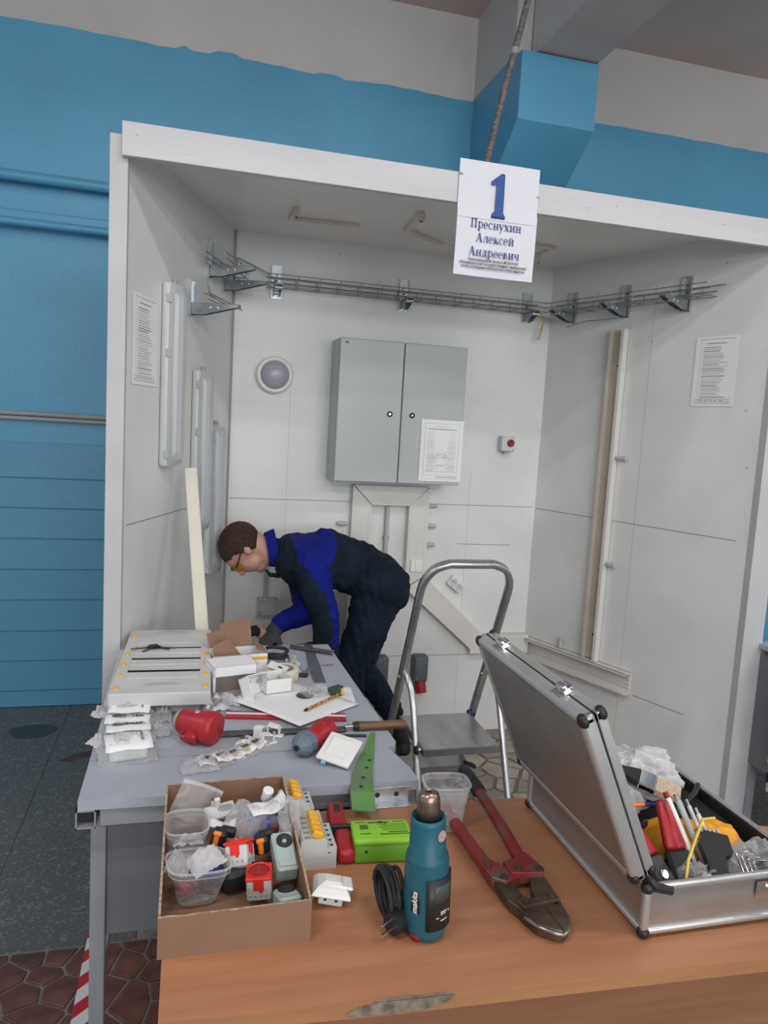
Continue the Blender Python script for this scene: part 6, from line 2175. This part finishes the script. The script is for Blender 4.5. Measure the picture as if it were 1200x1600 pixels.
    o = bpy.data.objects.new('person_src', me)
    COL.objects.link(o)
    md = o.modifiers.new('r', 'REMESH'); md.mode = 'VOXEL'; md.voxel_size = .0055; md.use_smooth_shade = True
    sm = o.modifiers.new('s', 'SMOOTH'); sm.factor = .5; sm.iterations = 4
    dg = bpy.context.evaluated_depsgraph_get()
    me2 = bpy.data.meshes.new_from_object(o.evaluated_get(dg))
    bpy.data.objects.remove(o)
    nv = len(me2.vertices)
    co = np.empty(nv * 3); me2.vertices.foreach_get('co', co); co = co.reshape(-1, 3)
    best = np.full(nv, 1e9); bi = np.zeros(nv, int)
    for p0, p1, r0, r1, m in prims:
        a = np.array(p0); d = np.array(p1) - a; L2 = max(d @ d, 1e-12)
        t_ = np.clip(((co - a) @ d) / L2, 0, 1)
        dist = np.linalg.norm(co - (a + t_[:, None] * d), axis=1) - (r0 + (r1 - r0) * t_)
        k = dist < best
        best[k] = dist[k]; bi[k] = m
    # cloth folds
    no = np.empty(nv * 3); me2.vertices.foreach_get('normal', no); no = no.reshape(-1, 3)
    for i in np.nonzero((bi == 0) | (bi == 4))[0]:
        p = Vector(co[i])
        n1 = noise.noise(p * 9) * .010
        q = Vector((p.x * 26 + p.z * 14, p.y * 8, p.z * 22 - p.x * 10))
        n2 = abs(noise.noise(q)) * .011 - .003
        wz = math.exp(-((p.x - .74) / .07) ** 2) * math.sin(p.x * 150 + p.z * 40) * .0025
        co[i] = co[i] + no[i] * (n1 + n2 + wz)
    for i in np.nonzero(bi == 6)[0]:
        if co[i][2] < .004: co[i][2] = .004
    me2.vertices.foreach_set('co', co.ravel())
    npoly = len(me2.polygons)
    vi = np.array([p.vertices[0] for p in me2.polygons])
    mi = bi[vi].copy()
    # royal blue yoke and sleeve panel on the near side
    polyx = [(.430, 1.16), (.600, 1.20), (.622, 1.10), (.575, 1.01), (.600, .93), (.625, .84), (.632, .70), (.600, .66), (.592, .78), (.560, .90), (.510, .965), (.440, 1.045)]
    def inside(x, z):
        c = False
        j = len(polyx) - 1
        for i in range(len(polyx)):
            xi, zi = polyx[i]; xj, zj = polyx[j]
            if (zi > z) != (zj > z) and x < (xj - xi) * (z - zi) / (zj - zi) + xi: c = not c
            j = i
        return c
    cc = co[vi]
    for i in np.nonzero(mi == 0)[0]:
        x, y, z = cc[i]
        if inside(x, z) and (y < BY_ + .02 or z > 1.08):
            mi[i] = 4
    me2.materials.clear()
    for m in mats: me2.materials.append(m)
    me2.polygons.foreach_set('material_index', mi.astype(np.int32))
    me2.polygons.foreach_set('use_smooth', np.ones(npoly, bool))
    me2.update()
    base = Vector((.74, BY_, 0))
    t = thing('person', 'man in navy and royal blue work clothes bending forward, wearing gloves and yellow glasses', 'person', base)
    body = bpy.data.objects.new('body', me2)
    COL.objects.link(body); body.parent = t; body.location = -base
    # ---- hair cap
    hb = bmesh.new()
    bmesh.ops.create_icosphere(hb, subdivisions=5, radius=1)
    for v in hb.verts:
        u, f, s = v.co.x, v.co.y, v.co.z
        v.co = H(.034 + u * .090, -.014 + f * .100, s * .0885) - base
        v.co = v.co
    def keep(c):
        p = c + base - C
        u, f, s = p.dot(up), p.dot(fw), p.dot(sd)
        line = .055 if f > .03 else (.055 - (.03 - f) * 1.5 if f > -.03 else -.045)
        if f > .052: line = .055 + (f - .052) * .8
        return u > line and f < .082 + .02 * noise.noise(c * 30)
    dele = [f for f in hb.faces if not keep(f.calc_center_median())]
    bmesh.ops.delete(hb, geom=dele, context='FACES')
    for v in hb.verts:
        v.co += (v.co + base - H(.03, 0)).normalized() * (.002 * noise.noise(v.co * 90) - .001)
    hm = bpy.data.meshes.new('hair'); hb.to_mesh(hm); hb.free()
    hm.materials.append(HAIR); hm.shade_smooth()
    ho = bpy.data.objects.new('hair', hm); COL.objects.link(ho); ho.parent = t
    so = ho.modifiers.new('s', 'SOLIDIFY'); so.thickness = .006; so.offset = -1
    # ---- glasses
    gl = G(BLACK)
    for s in (-1, 1):
        gl.tube([H(.022, .088, s * .030) - base, H(.022, .074, s * .066) - base, H(.024, .030, s * .083) - base, H(.030, -.012, s * .086) - base, H(.024, -.040, s * .083) - base], .0028, 6)
    gl.tube([H(.030, .090, -.060 + .004) - base, H(.034, .100, -.03) - base, H(.030, .104, 0) - base, H(.034, .100, .03) - base, H(.030, .090, .056) - base], .0022, 6)
    go = gl.obj('glasses_frame', t)
    ls = G(mat('amber_lens', (.52, .27, .01), .2, alpha=.85))
    ls.sheet(12, 4, lambda u, v: H(.034 - v * .036, .106 - 11 * ((u - .5) * .132) ** 2 - v * .004, (u - .5) * .132) - base)
    ls.obj('lens', go)
    # ---- eyes under the lenses
    for s in (-1, 1):
        G(mat('eye_white', (.6, .58, .55), .3)).ell(H(.016, .078, s * .030) - base, (.010, .010, .010), n=12).obj('eye', t)
    # ---- collar, belt loop, cuffs
    cg = G(ROYAL)
    cg.cyl(Vector((.330, 0, 0)) + Vector((0, yc, 1.045)) - base, Vector((.372, yc, 1.052)) - base, .074, .086, n=28, cap=False)
    cg.cyl(Vector((.330, yc, 1.045)) - base, Vector((.372, yc, 1.052)) - base, .070, .082, n=28, cap=False)
    cg.obj('collar', t)
    G(NAVY).tube([(Vector((.300 + .0, yc - .0, .0)) - base) * 0 + Vector((.325, yc - .045, .965)) - base, Vector((.345, yc - .055, .945)) - base, Vector((.385, yc - .05, .940)) - base], [.004, .010, .012], 8).obj('collar_point', t)
    G(CHROME).box(Vector((.905, yc - .12, .955)) - base, (.012, .004, .022), bev=.002, rot=(0, 35, 0)).obj('belt_buckle', t)
    return t
person()
